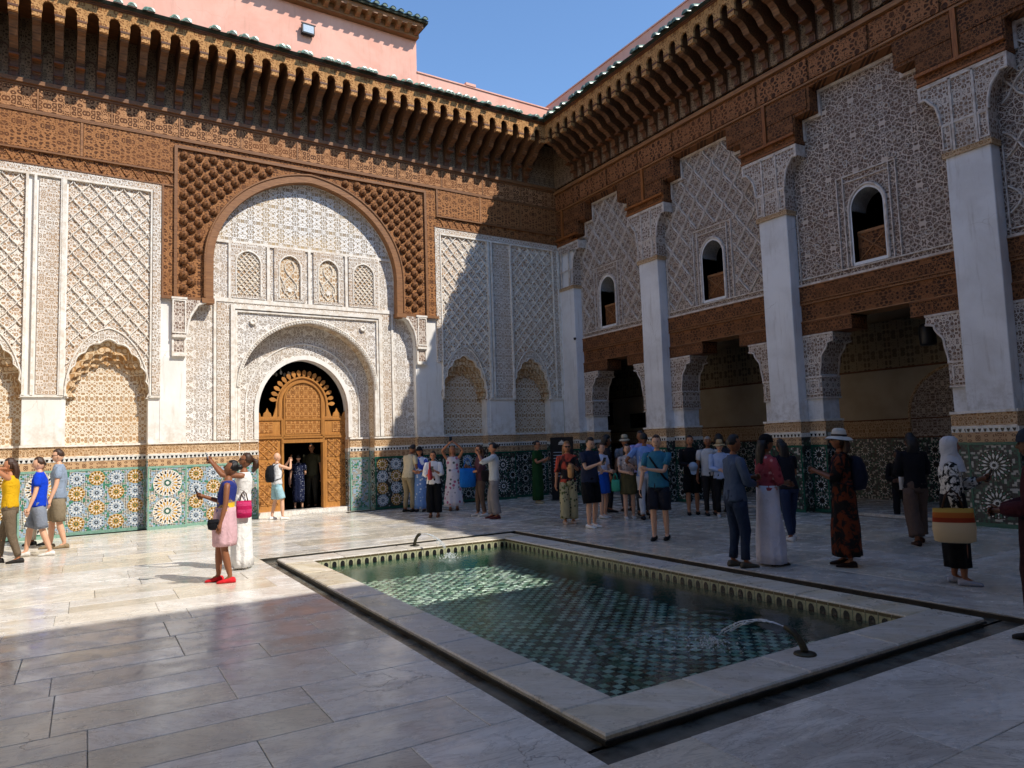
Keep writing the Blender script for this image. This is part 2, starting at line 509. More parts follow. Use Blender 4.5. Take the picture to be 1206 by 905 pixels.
def rosette_mesh(name, Rr, n, cols):
    """zellij star: dish, petals, gems; cols = (dish, petal, gem, heart, ring)"""
    mb = MB()
    def poly(pts, y, mi): mb.add([(p[0], y, p[1]) for p in pts], [tuple(range(len(pts)))], mi)
    P = lambda r, a: (r * sin(a), r * cos(a))
    N = 4 * n
    dish = [P(Rr, 2 * PI * i / N) for i in range(N)]
    mb.add([(p[0], -.004, p[1]) for p in dish] + [(p[0], .004, p[1]) for p in dish], [tuple(range(N))] + [(i, i + N, (i + 1) % N + N, (i + 1) % N) for i in range(N)], 0)
    for i in range(n):
        a = 2 * PI * i / n; h = PI / n
        poly([P(Rr * .38, a), P(Rr * .60, a - h * .62), P(Rr * .80, a), P(Rr * .60, a + h * .62)], -.008, 1)
        poly([P(Rr * .70, a + h * .55), P(Rr * .86, a + h * .72), P(Rr * .97, a + h), P(Rr * .86, a + h * 1.28), P(Rr * .70, a + h * 1.45)], -.007, 2)
        poly([P(Rr * .34, a + h * .8), P(Rr * .52, a + h), P(Rr * .34, a + h * 1.2)], -.007, 2)
        poly([P(Rr * .86, a - h * .3), P(Rr * .99, a), P(Rr * .86, a + h * .3)], -.0075, 4)
    hs = []
    for i in range(2 * n): hs.append(P(Rr * (.32 if i % 2 == 0 else .20), PI * i / n))
    poly(hs, -.009, 3)
    poly([P(Rr * .13, 2 * PI * i / 8) for i in range(8)], -.011, 0)
    me = mb.mesh(name, cols)
    return me
ROS = {
    'y': rosette_mesh('star_yellow', .155, 12, ['zy', 'zw', 'zk', 'zgd', 'zw']),
    'b': rosette_mesh('star_blue', .155, 12, ['zlb', 'zw', 'zk', 'zk', 'zb']),
    'Y': rosette_mesh('star_large_yellow', .30, 16, ['zw', 'zy', 'zk', 'zgd', 'zy']),
    'W': rosette_mesh('star_large_white', .26, 16, ['zk', 'zw', 'zgd', 'zw', 'zw']),
    'w': rosette_mesh('star_white', .15, 12, ['zk', 'zw', 'zgd', 'zk', 'zw']),
    'm': rosette_mesh('star_tiny_yellow', .09, 8, ['zw', 'zy', 'zk', 'zk', 'zy']),
}
gem = MB()
gem.add([(-.035, -.006, 0), (0, -.006, -.035), (.035, -.006, 0), (0, -.006, .035)], [(0, 1, 2, 3)])
gem_me = gem.mesh('gem_tile', 'zg')

def dado(parent, x0, x1, yf, stars, ground='mosaic', z1=1.40, lighttrim='zg', band='band_br', carved_band='frieze_tan'):
    """tiled dado with its front near y = yf; stars = list of (kind, x, z)"""
    if ground == 'mosaic_shade': lighttrim = 'zgd'  # trim darkened too, as painted shade
    g = MB(); g.box(x0, x1, yf, yf + .06, .0, z1); g.build('tile_panel', ground, parent)
    t = MB()
    t.box(x0, x1, yf - .012, yf, .0, .07); t.box(x0, x1, yf - .010, yf, z1 - .02, z1 + .03)
    t.box(x0, x0 + .035, yf - .008, yf, .07, z1 - .02); t.box(x1 - .035, x1, yf - .008, yf, .07, z1 - .02)
    t.build('tile_border', lighttrim, parent)
    b = MB(); b.box(x0, x1, yf - .004, yf + .06, z1 + .03, 1.60); b.build('script_tile_band', band, parent)
    w = MB(); w.box(x0, x1, yf - .010, yf + .06, 1.60, 1.69); w.build('tooth_band', 'zw', parent)
    k = MB(); n = max(1, int((x1 - x0) / .085)); dx = (x1 - x0) / n
    for i in range(n):
        cx = x0 + dx * (i + .5)
        k.add([(cx - .03, yf - .015, 1.665), (cx - .012, yf - .015, 1.61), (cx + .012, yf - .015, 1.61), (cx + .03, yf - .015, 1.665)], [(0, 1, 2, 3)])
    k.build('black_teeth', 'zk', parent)
    c = MB(); c.box(x0, x1, yf + .005, yf + .06, 1.69, 1.93); c.build('carved_plaster_band', carved_band, parent)
    l = MB(); l.box(x0 - .0, x1 + .0, yf - .03, yf + .06, 1.93, 1.975); l.box(x0, x1, yf - .014, yf + .05, 1.69, 1.715); l.build('ledge', 'mould', parent)
    for kd, x, z in stars:
        link('star_rosette', ROS[kd], parent, (x, yf - .002, z))
def grid(x0, x1, nx, nz, kinds, z0=.08, z1=1.38):
    out = []
    for i in range(nx):
        for j in range(nz):
            out.append((kinds[(i + j) % len(kinds)], x0 + (x1 - x0) * (i + .5) / nx, z0 + (z1 - z0) * (j + .5) / nz))
    return out

def bracket_mesh():
    mb = MB()
    # side profile in (y, z): y = -off
    prof = [(-1.10, 11.04), (-1.10, 10.90), (-1.02, 10.83), (-.86, 10.80), (-.74, 10.72), (-.65, 10.58), (-.50, 10.52), (-.36, 10.44), (-.30, 10.34), (-.2, 10.30), (-.17, 10.12),
            (-.10, 10.06), (-.10, 9.92), (0, 9.92), (0, 11.34), (-1.06, 11.34)]
    n = len(prof)
    for hw, pr in ((.078, prof),):
        vs = [(-hw, y, z) for y, z in pr] + [(hw, y, z) for y, z in pr]
        tr = tessellate_polygon([[Vector((y, z, 0)) for y, z in pr]])
        fs = [tuple(t) for t in tr] + [tuple(i + n for i in t[::-1]) for t in tr]
        fs += [(i, (i + 1) % n, (i + 1) % n + n, i + n) for i in range(n)]
        mb.add(vs, fs, 0)
    # mouldings under the nose and at the neck
    mb.box(-.09, .09, -1.14, -1.0, 10.965, 11.01, 1); mb.box(-.085, .085, -1.13, -1.0, 10.87, 10.965, 2)
    mb.box(-.088, .088, -.40, -.24, 10.30, 10.345, 1)
    mb.box(-.085, .085, -.21, -.12, 10.10, 10.135, 1)
    # inset on the pilaster
    mb.box(-.035, .035, -.112, -.10, 9.96, 10.08, 1)
    return mb.mesh('bracket', ['bracket', 'beam_d', 'fascia'])
BR = bracket_mesh()
def bay_board():
    """fascia board of one bay, with half arches on both sides (legs on the bracket axis)"""
    P = .405; hole = .105
    mb = MB()
    out = [(-P / 2 + hole + .0, 0)]
    # the leg is centred on x=0: polygon between two half holes
    h = P / 2
    zc, zs, zb, zt = 11.25, 11.11, 11.005, 11.44
    l = [(-h + hole, zb)]
    pts = []
    nl = 5
    def halfarc(sgn):
        o = []
        for i in range(9):
            a = (PI / 2) * i / 8
            r = hole + .012 * abs(sin(2.5 * 2 * a))
            o.append((sgn * (h - r * cos(a) * .98), zs + (zc - zs) / hole * r * sin(a)))
        return o
    right = halfarc(1); left = halfarc(-1)
    loop = [(-(h - hole), zb), (h - hole, zb)] + right + [(h, zt), (-h, zt)] + left[::-1]
    mb.plate(loop, -1.125, -1.07)
    return mb.mesh('arched_board', 'fascia')
BAY = bay_board()
def back_panel():
    mb = MB()
    hw = .115
    mb.plate([(-hw, 9.94), (hw, 9.94)] + arch(0, hw, 10.52, 10.68, n=6), -.045, 0)
    mb.plate(ring_loop([(hw + .0, 9.94)] + arch(0, hw, 10.52, 10.68, n=6) + [(-hw, 9.94)], [(hw - .02, 9.94)] + arch(0, hw - .02, 10.51, 10.655, n=6) + [(-hw + .02, 9.94)]), -.06, -.045, mi=1)
    return mb.mesh('arched_back_panel', ['wood_dark', 'bracket'])
BP = back_panel()
def barrel_tile():
    mb = MB()
    rings = []
    for j, (y, z, r) in enumerate([(-1.33, 11.53, .094), (-1.0, 11.645, .084), (-.99, 11.685, .09), (-.70, 11.755, .08), (-.69, 11.78, .088), (-.4, 11.88, .08)]):
        rings.append([(r * cos(PI * k / 8), y, z + r * sin(PI * k / 8)) for k in range(9)])
    mb.rings(rings, 0, closed=False)
    # end cap ring (thick rim) 
    mb.rings([[(.094 * cos(PI * k / 8), -1.33, 11.53 + .094 * sin(PI * k / 8)) for k in range(9)], [(.060 * cos(PI * k / 8), -1.335, 11.535 + .060 * sin(PI * k / 8)) for k in range(9)]], 0, closed=False)
    mb.add([(.060 * cos(PI * k / 8), -1.328, 11.535 + .060 * sin(PI * k / 8)) for k in range(9)], [tuple(range(9))], 1)
    return mb.mesh('roof_tile', ['roof', 'roofc'], True)
m = NT('green_glazed_roof_tile')
info = m.n('ObjectInfo').outputs['Random']
c = m.mix(m.ramp(m.noise(m.obj(), 5, 5, .65), .35, .7), lin('#4f8069'), lin('#a3b59c'))
c = m.mix(m.math('MULTIPLY', info, .6), c, lin('#274f40'))
c = m.mix(m.ramp(m.noise(m.obj(), 17, 4), .55, .7), c, lin('#9b8a6c'))
M_['roof'] = m.fin(c, .28, .6)
M_['roofc'] = plain('tile_cap_mortar', lin('#66766a'), .7, .4, 12)
M_['roofd'] = plain('tile_mortar', lin('#34362a'), .9, .4, 12)
TILE = barrel_tile()

def eaves(loc, rz, x0, x1, k0, n, sgn, label, cat='eaves', tiles=True):
    t = thing('bracketed_eaves', label, cat, loc, rz)
    P = .405
    e = MB()
    e.box(x0, x1, -.05, 0, 9.93, 11.42)                     # wall board behind the brackets
    e.build('wall_board', 'wood_dark', t)
    e = MB(); e.box(x0, x1, .02, .34, 9.4, 11.95); e.build('sun_leak_core', 'dark', t)  # unseen solid core added to stop sun leaking through under the roof
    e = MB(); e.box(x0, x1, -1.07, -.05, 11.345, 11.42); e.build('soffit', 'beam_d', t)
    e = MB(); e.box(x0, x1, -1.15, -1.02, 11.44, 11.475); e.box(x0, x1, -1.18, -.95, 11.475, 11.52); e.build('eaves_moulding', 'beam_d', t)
    e = MB()
    e.add([(x0, -1.24, 11.56), (x1, -1.24, 11.56), (x1, 0, 11.93), (x0, 0, 11.93), (x0, -1.2, 11.50), (x1, -1.2, 11.50), (x1, 0, 11.6), (x0, 0, 11.6)],
          [(0, 1, 2, 3), (4, 7, 6, 5), (0, 4, 5, 1), (0, 3, 7, 4), (1, 5, 6, 2)])
    e.build('roof_slope', 'roofd', t)
    for i in range(n):
        x = sgn * (k0 + P * i)
        link('bracket', BR, t, (x, 0, 0))
        link('arched_board', BAY, t, (x, 0, 0))
        link('carved_back_panel', BP, t, (x + sgn * P / 2, 0, 0))
    if tiles:
        nt = int(abs(x1 - x0) / .25)
        for i in range(nt):
            x = sgn * (1.3 + .25 * i)
            if not (x0 < x < x1): continue
            link('roof_tile', TILE, t, (x, random.uniform(-.008, .008), random.uniform(-.006, .006)), rot=(0, random.uniform(-.03, .03), 0))
    return t

def frame_rect(mb, x0, x1, z0, z1, w, y0, y1, mi=0):
    mb.box(x0, x1, y0, y1, z1 - w, z1, mi); mb.box(x0, x1, y0, y1, z0, z0 + w, mi)
    mb.box(x0, x0 + w, y0 - .0, y1, z0 + w, z1 - w, mi); mb.box(x1 - w, x1, y0, y1, z0 + w, z1 - w, mi)

# ================================================================== WALL WITH THE PORTAL
wa = thing('portal_wall', 'sunlit carved stucco wall with blind arches, tiled dado and the tall portal arch at its middle', 'wall', K, TH)
XL = -17.0
NI = [(-15.1, .76), (-12.75, .80), (-3.62, .73), (-1.23, .70)]       # niches: centre, half width
CP = -8.17                                                            # portal axis
niche_loops = [door_shape(cx, hw, 0, 3.02, 4.24, n=36, lobes=9, la=.055) for cx, hw in NI]
def corbel_curve(sg):
    # from the pier up to the foot of the wooden arch, lobed quarter curve
    o = []
    for i in range(15):
        a = PI / 2 * i / 14
        rx, rz_ = .46, .86
        q = .035 * abs(sin(a * 6))
        o.append((CP + sg * (2.98 - (rx + q) * (1 - cos(a))), 4.48 + (rz_ - q) * sin(a)))
    return o
big = [(CP - 2.98, 0), (CP + 2.98, 0)] + corbel_curve(1) + arch(CP, 2.42, 6.30, 8.72, n=24, pt=.1) + corbel_curve(-1)[::-1]
body = MB()
body.plate(rect(XL, 0.0, 0, 9.3), 0, .30, holes=niche_loops + [big], mi=0)
body.build('plaster_face', 'white', wa)
# niche backs with carved field
for (cx, hw) in NI:
    b = MB(); b.box(cx - hw - .05, cx + hw + .05, .30, .36, 0, 4.7); b.build('niche_back', 'stucco_tan', wa)
    # muqarnas layers stepping back
    q = MB()
    for k in range(1, 4):
        y0 = .075 * k
        inn = arch(cx, hw - .045 - .045 * k, 3.02, 4.12 - .13 * k, n=36, lobes=9 + (k % 2) * 2 - 1 * (k == 3), la=.05 + .01 * k)
        outr = arch(cx, hw + .03, 3.02, 4.5, n=36)
        q.plate(ring_loop(outr, inn), y0, y0 + .074)
    q.build('stalactite_vault', 'muq', wa) if 'muq' in M_ else q.build('stalactite_vault', 'stucco_tan', wa)
    # arch ring
    rg = MB()
    rg.plate(ring_loop([(cx + hw + .0, 2.98)] + arch(cx, hw + .02, 3.02, 4.56, n=36) + [(cx - hw, 2.98)], [(cx + hw - .06, 2.98)] + arch(cx, hw - .02, 3.02, 4.26, n=36, lobes=9, la=.055) + [(cx - hw + .06, 2.98)]), -.035, 0)
    rg.build('arch_ring', 'stucco2', wa)
    bd = MB()
    bd.tube([(x, -.045, z) for x, z in arch(cx, hw + .02, 3.02, 4.56, n=20)], .018, 5)
    bd.tube([(x, -.04, z) for x, z in arch(cx, hw - .02, 3.02, 4.26, n=36, lobes=9, la=.055)], .016, 5)
    bd.build('arch_moulding', 'mould', wa)
# lozenge panels
def sebka(parent, x0, x1, z0, z1, cx, hw, w=.335, h=.40, rib=.026, y=0, mat='stucco', rmat='mould', zc=4.56, keep2=None):
    g = MB()
    av = [(cx + hw + .02, z0 + .0)] + arch(cx, hw + .02, 3.02, zc, n=16) + [(cx - hw - .02, z0)] if cx is not None else None
    if av:
        loop = [(x0, z0), (cx - hw - .02, z0)] + arch(cx, hw + .02, 3.02, zc, n=16)[::-1] + [(cx + hw + .02, z0), (x1, z0), (x1, z1), (x0, z1)]
        if x0 > cx - hw - .02: loop = [p for p in loop if p[0] >= x0 - .001 and p[0] <= x1 + .001]
    else: loop = rect(x0, x1, z0, z1)
    g.plate(loop, y - .008, y)
    g.build('lozenge_ground', mat, parent)
    poly = arch(cx, hw + .05, 3.02, zc + .03, n=16) + [(cx - hw, 0), (cx + hw, 0)] if cx is not None else []
    r = MB()
    lattice(r, x0, x1, z0, z1, w, h, rib, y - .006, y - .045, keep=(lambda x, z: not (poly and inside(poly, x, z)) and (keep2 is None or keep2(x, z))))
    r.build('lozenge_lattice', rmat, parent)
def leafbits(parent, x0, x1, z0, z1, w, h, y, cx, hw, mat):
    """small carved palmette inside every lozenge"""
    mb = MB()
    nx = int((x1 - x0) / (w / 2)); cxx = (x0 + x1) / 2
    poly = arch(cx, hw + .12, 3.02, 4.7, n=16) + [(cx - hw, 0), (cx + hw, 0)] if cx is not None else []
    for k in range(-nx // 2, nx // 2 + 1):
        for j in range(int((z1 - z0) / (h / 2)) + 1):
            if (k + j) % 2 == 0: continue
            x = cxx + k * w / 2; z = z0 + j * h / 2
            if not (x0 + .08 < x < x1 - .08 and z0 + .1 < z < z1 - .1): continue
            if poly and inside(poly, x, z): continue
            for (dx, dz, sx, sz) in ((0, .045, .028, .05), (-.04, -.01, .026, .034), (.04, -.01, .026, .034), (0, -.07, .02, .028)):
                mb.add([(x + dx - sx, y - .006, z + dz), (x + dx, y - .006, z + dz - sz), (x + dx + sx, y - .006, z + dz), (x + dx, y - .006, z + dz + sz), (x + dx, y - .03, z + dz)],
                       [(0, 1, 4), (1, 2, 4), (2, 3, 4), (3, 0, 4)])
    mb.build('carved_palmettes', mat, parent)
for (x0, x1, ni, h) in ((-16.4, -14.34, 0, .4), (-13.56, -11.92, 1, .4), (-4.30, -2.74, 2, .36), (-1.84, -.27, 3, .36)):
    cx, hw = NI[ni]
    sebka(wa, x0, x1, 3.02, 7.84, cx, hw, w=(x1 - x0) / 5 if ni != 0 else .335, h=h)
    leafbits(wa, x0, x1, 3.02, 7.84, (x1 - x0) / 5 if ni != 0 else .335, h, 0, cx, hw, 'mould')
# frames, strips and mouldings
def strip(parent, x0, x1, z0, z1, mat, y0=-.03, y1=0, name='carved_strip'):
    s_ = MB(); s_.box(x0, x1, y0, y1, z0, z1); return s_.build(name, mat, parent)
for (a, b) in ((-14.10, -13.70), (-2.52, -1.92)):
    strip(wa, a, b, 3.06, 7.80, 'stucco2')
strip(wa, XL, -11.71, 7.88, 8.05, 'stucco2', -.055)
strip(wa, -11.88, -11.71, 3.06, 7.88, 'stucco2', -.055)
strip(wa, -4.51, -.06, 7.88, 8.05, 'stucco2', -.055)
strip(wa, -4.51, -4.36, 4.08, 7.88, 'stucco2', -.055)
strip(wa, -.24, -.08, 3.06, 7.88, 'stucco2', -.04)
fm = MB()
for x, w in ((-14.32, .05), (-14.17, .05), (-13.64, .09), (-13.69, .03), (-11.915, .035), (-2.72, .06), (-2.60, .05), (-1.90, .05), (-4.34, .035), (-.265, .03), (-.04, .08)):
    fm.box(x - w / 2, x + w / 2, -.075, 0, 3.04, 7.86)
fm.box(-16.4, -11.9, -.072, 0, 7.84, 7.885); fm.box(-4.36, -.25, -.072, 0, 7.84, 7.885)
for a, b in ((-14.36, -13.60), (-2.78, -1.86)):
    fm.box(a, b, -.06, 0, 3.0, 3.05)
fm.box(-11.93, -11.70, -.06, 0, 3.0, 3.05); fm.box(-.5, 0, -.06, 0, 3.0, 3.05)
fm.build('plaster_mouldings', 'mould', wa)
for a, b in ((-14.36, -13.58), (-2.8, -1.86), (-11.74, -11.17), (-5.17, -4.42), (-.5, 0)):
    p = MB(); p.box(a + .03, b - .03, -.012, 0, 1.98, 3.0 if a not in (-11.74, -5.17) else 3.98); p.build('white_pier', 'white', wa)
# portal recess back wall
MARK = set(bpy.data.objects)
pb = MB()
outerA = door_shape(CP + .03, 1.76, 0, 3.3, 5.0, n=28, pt=.08)
pb.plate([(CP - 3.1, 0), (CP + 3.1, 0), (CP + 3.1, 9.0), (CP - 3.1, 9.0)], .35, .45, holes=[outerA])
pb.build('portal_recess_back', 'stucco_field', wa)
# lunette ground
lg = MB()
lg.plate([(CP - 2.40, 6.92), (CP + 2.40, 6.92)] + arch(CP, 2.40, 7.0, 8.70, n=20, pt=.1), .335, .35); lg.build('lunette_field', 'stucco_lun', wa)
# four blind windows
for i, (cx, hw) in enumerate(((-9.70, .30), (-8.66, .28), (-7.64, .28), (-6.65, .30))):
    w_ = MB()
    w_.plate(rect(cx - hw - .12, cx + hw + .12, 5.52, 6.92), .30, .35, holes=[door_shape(cx, hw, 5.60, 6.42, 6.74, n=12)])
    f_ = w_.build('blind_window', 'stucco2', wa)
    e_ = MB(); e_.tube([(x, .30, z) for x, z in [(cx + hw, 5.60)] + arch(cx, hw, 6.42, 6.74, n=12) + [(cx - hw, 5.60)]], .022, 5); e_.build('window_moulding', 'mould', f_)
    g_ = MB(); g_.box(cx - hw, cx + hw, .345, .352, 5.58, 6.76); g_.build('window_ground', 'lun_w' if 'lun_w' in M_ else 'stucco_tan', f_)
    l_ = MB(); poly = door_shape(cx, hw - .01, 5.61, 6.42, 6.73, n=12)
    if i in (0, 3): lattice(l_, cx - hw, cx + hw, 5.6, 6.74, .13, .15, .022, .345, .315, keep=lambda x, z: inside(poly, x, z), mix=.3)
    else:
        for sgx in (-1, 1):
            l_.strip([(cx + sgx * (.02 + .1 * sin(t * PI / 6)) * 1.6, 5.66 + t * .085) for t in range(0, 12)], .022, .345, .315)
            l_.strip([(cx + sgx * (.2 - .08 * sin(t * PI / 5)), 5.64 + t * .09) for t in range(0, 9)], .018, .345, .315)
        l_.add([(cx + .09 * sin(PI * k / 8) * (1 if k % 2 else .6), .32, 5.85 + .09 * cos(PI * k / 8) * (1 if k % 2 else .6)) for k in range(16)], [tuple(range(16))])
    l_.build('window_tracery', 'mould', f_)
fr = MB()
fr.box(CP - 2.40, CP + 2.40, .30, .35, 5.40, 5.50); fr.box(CP - 2.36, CP + 2.36, .31, .35, 6.90, 6.97)
for x in (-10.14, -9.21, -8.15, -7.14, -6.22): fr.box(x - .035, x + .035, .305, .35, 5.50, 6.90)
# big rectangular frame of the door arch
for (xa, xb, zt, w_, y_) in ((-10.13, -6.14, 5.34, .10, .27), (-10.02, -6.25, 5.22, .05, .30)):
    fr.box(xa, xb, y_, .35, zt - w_, zt); fr.box(xa, xa + w_, y_, .35, 1.99, zt - w_); fr.box(xb - w_, xb, y_, .35, 1.99, zt - w_)
fr.box(-10.52, -10.46, .30, .35, 1.99, 5.4); fr.box(-5.86, -5.80, .30, .35, 1.99, 5.4)
fr.build('portal_frame', 'mould', wa)
st2 = MB()
st2.box(-10.44, -10.15, .32, .35, 2.0, 5.40); st2.box(-6.12, -5.88, .32, .35, 2.0, 5.40); st2.box(-10.44, -5.88, .322, .35, 5.35, 5.40)
st2.build('carved_portal_strip', 'stucco2', wa)
# door arch: beaded outer ring, deep soffit, inner ring, opening
o_ = MB()
o_.plate(ring_loop([(CP + 1.86, 1.99)] + arch(CP + .03, 1.83, 3.3, 5.08, n=28, pt=.08) + [(CP - 1.80, 1.99)], [(CP + 1.79, 1.99)] + arch(CP + .03, 1.76, 3.3, 5.0, n=28, pt=.08) + [(CP - 1.73, 1.99)]), .29, .35)
o_.tube([(x, .285, z) for x, z in arch(CP + .03, 1.83, 3.3, 5.08, n=28, pt=.08)], .022, 5)
for k, (x, z) in enumerate(arch(CP + .03, 1.795, 3.3, 5.04, n=40, pt=.08)):
    o_.box(x - .018, x + .018, .265, .29, z - .018, z + .018)
o_.build('beaded_arch_ring', 'mould', wa)
so_ = MB()
a1 = [(CP + .03 + 1.76, 0)] + arch(CP + .03, 1.76, 3.3, 5.0, n=28, pt=.08) + [(CP + .03 - 1.76, 0)]
so_.rings([[(x, .40, z) for x, z in a1], [(x, .80, z) for x, z in a1]], closed=False)
so_.build('arch_soffit', 'stucco_tan', wa)
ir = MB()
opening = door_shape(CP, 1.19, 0, 2.72, 4.08, n=24, pt=.06)
ir.plate(door_shape(CP + .03, 1.80, 0, 3.3, 5.05, n=28, pt=.08), .78, .88, holes=[opening])
ir.build('inner_arch_plate', 'stucco_cap2' if 'stucco_cap2' in M_ else 'stucco_field', wa)
ir = MB()
ir.plate(ring_loop([(CP + 1.30, 1.99)] + arch(CP, 1.30, 2.72, 4.20, n=24, pt=.06) + [(CP - 1.30, 1.99)], [(CP + 1.19, 1.99)] + arch(CP, 1.19, 2.72, 4.08, n=24, pt=.06) + [(CP - 1.19, 1.99)]), .745, .78)
ir.plate(ring_loop([(CP + 1.52, 1.99)] + arch(CP, 1.52, 2.9, 4.52, n=24, pt=.06) + [(CP - 1.52, 1.99)], [(CP + 1.49, 1.99)] + arch(CP, 1.49, 2.9, 4.49, n=24, pt=.06) + [(CP - 1.49, 1.99)]), .755, .78)
rvl = opening
ir.rings([[(x, .86, z) for x, z in rvl[1:] + rvl[:1]], [(x, 1.12, z) for x, z in rvl[1:] + rvl[:1]]], closed=False)
ir.build('inner_arch_moulding', 'white', wa)
for x in (CP - 1.42, CP + 1.48):
    bo = MB(); bo.lathe([(.075, 0), (.085, .02), (.07, .035), (.035, .03), (.03, .012), (0, .012)], n=12)
    o = bo.build('roundel', 'mould', wa, True); o.location = (x, .32, 4.94); o.rotation_euler = (PI / 2, 0, 0)
for o_x in set(bpy.data.objects) - MARK:
    if o_x.parent == wa: o_x.location.y -= .18
# corbels carrying the wooden arch
for sg in (-1, 1):
    c_ = MB()
    x_in = [(p[0] + .0, p[1]) for p in corbel_curve(sg)]
    xo = CP + sg * 3.30
    loop = x_in + [(xo, 5.34), (xo, 4.48)]
    if sg < 0: loop = loop[::-1]
    c_.plate(loop, -.10, 0); cc = c_.build('corbel', 'stucco_cap', wa)
    c_ = MB(); c_.tube([(x, -.105, z) for x, z in x_in], .03, 6)
    xa, xb = sorted((CP + sg * 3.0, xo))
    c_.box(xa, xb, -.13, 0, 4.42, 4.48); c_.box(xa - .02, xb + .02, -.13, 0, 5.33, 5.38)
    frame_rect(c_, xa, xb, 4.03, 4.42, .04, -.08, 0); c_.box(xa, xb, -.10, 0, 3.98, 4.03)
    frame_rect(c_, xa + .02 if sg > 0 else xa, xb, 4.52, 5.32, .03, -.12, -.1)
    c_.build('corbel_moulding', 'mould', cc)
    c_ = MB(); c_.box(xa + .04, xb - .04, -.06, 0, 4.07, 4.38); c_.build('corbel_block', 'stucco_cap', cc)
# dado panels
dado(wa, XL, -15.9, -.04, [])
dado(wa, -15.9, -14.36, .26, grid(-15.9, -14.36, 4, 4, 'yb'))
dado(wa, -14.36, -13.55, -.04, [('Y', -13.95, .40), ('Y', -13.95, 1.04)])
dado(wa, -13.55, -11.95, .26, grid(-13.5, -11.98, 4, 4, 'yb'))
dado(wa, -11.95, -11.13, -.04, [('Y', -11.54, .40), ('Y', -11.54, 1.04)] + [('m', x, z) for x in (-11.86, -11.22) for z in (.72,)])
dado(wa, -11.15, -9.93, .13, grid(-11.1, -9.95, 3, 4, 'by'))
dado(wa, -6.41, -5.19, .13, grid(-6.4, -5.2, 3, 4, 'by'), 'mosaic_shade')
dado(wa, -5.19, -4.35, -.04, [('W', -4.77, .40), ('W', -4.77, 1.04)], 'mosaic_shade')
dado(wa, -4.35, -2.90, .26, grid(-4.33, -2.92, 4, 4, 'wb'), 'mosaic_shade')
dado(wa, -2.90, -1.93, -.04, [('W', -2.41, .40), ('W', -2.41, 1.04)] + [('w', x, z) for x in (-2.75, -2.07) for z in (.72,)], 'mosaic_shade')
dado(wa, -1.93, -.53, .26, grid(-1.9, -.55, 4, 4, 'w'), 'mosaic_shade')
dado(wa, -.53, .05, -.04, grid(-.5, 0, 1, 4, 'w'), 'mosaic_shade')
for a, b in ((-9.93, -9.38), (-6.96, -6.41)):
    dado(wa, a, b, .54, [], 'mosaic')
def reveal(parent, x, sg, ya, yb, ground='mosaic'):
    # tiles turning the corner into a recess
    a, b = (x - .014, x) if sg > 0 else (x, x + .014)
    q = MB(); q.box(a, b, ya, yb, 0, 1.60); q.build('tile_panel', ground, parent)
    q = MB(); q.box(a - .004, b + .004, ya, yb, 1.60, 1.69); q.build('tooth_band', 'zw', parent)
    q = MB(); q.box(a, b, ya, yb, 1.69, 1.93); q.build('carved_plaster_band', 'frieze_tan', parent)
    for zz in (.28, .62, .96, 1.28):
        link('star_rosette', ROS['w'], parent, ((a if sg > 0 else b) , (ya + yb) / 2, zz), rot=(0, 0, -PI / 2 if sg > 0 else PI / 2), scale=(.85, 1, .85))
for i, (cx, hw) in enumerate(NI):
    reveal(wa, cx + hw, 1, -.03, .27, 'mosaic' if i < 2 else 'mosaic_shade')
reveal(wa, CP + 2.98, 1, -.03, .14, 'mosaic_shade')
reveal(wa, CP + 1.79, 1, .13, .56, 'mosaic')
reveal(wa, CP + 1.19, 1, .55, .90, 'mosaic')
# ------------------------------------------------------------------ cedar frieze above
wf = thing('cedar_frieze', 'band of carved cedar boards above the sunlit stucco, holding the studded portal arch', 'frieze', K, TH)
f_ = MB()
wo = arch(CP, 2.42, 6.30, 8.72, n=24, pt=.1)
archL = [(CP - 2.42, 5.36)] ; archR = [(CP + 2.42, 5.36)]
hole = [(CP - 2.42, 5.36), (CP + 2.42, 5.36)] + wo
f_.plate([(XL, 8.05), (-11.70, 8.05), (-11.70, 5.36), (CP - 2.42, 5.36)] + wo[::-1] + [(CP + 2.42, 5.36), (-4.46, 5.36), (-4.46, 8.05), (0, 8.05), (0, 9.93), (XL, 9.93)], -.04, -.003)
f_.build('backing_board', 'wood', wf)
def boards(parent, x0, x1, z0, z1, n, y, mat, post='beam', pw=.05):
    w = (x1 - x0) / n
    for i in range(n):
        b = MB(); b.box(x0 + w * i + pw / 2 + .01, x0 + w * (i + 1) - pw / 2 - .01, y - .025, y, z0, z1); b.build('carved_panel', mat, parent)
        q = MB(); q.box(x0 + w * i - pw / 2, x0 + w * i + pw / 2, y - .04, y, z0, z1); q.build('stile', post, parent)
boards(wf, XL, -11.5, 8.42, 9.20, 3, -.04, 'wood')
boards(wf, -4.42, 0, 8.42, 9.20, 3, -.04, 'wood')
boards(wf, XL, 0, 9.29, 9.78, 12, -.04, 'wood_script', pw=.03)
bm_ = MB()
for z0, z1, o in ((9.79, 9.84, .09), (9.84, 9.93, .14), (9.20, 9.225, .09), (9.235, 9.28, .075)):
    bm_.box(XL, 0, -o, -.04, z0, z1)
for xa, xb in ((XL, -11.46), (-4.46, 0)):
    bm_.box(xa, xb, -.10, -.04, 8.36, 8.40); bm_.box(xa, xb, -.07, -.04, 8.05, 8.08)
bm_.box(-11.44, -4.78, -.10, -.04, 9.01, 9.08); bm_.box(-11.44, -11.37, -.10, -.04, 5.40, 9.01); bm_.box(-4.85, -4.78, -.10, -.04, 5.40, 9.01)
bm_.box(-11.70, -11.66, -.08, -.04, 5.36, 8.05)
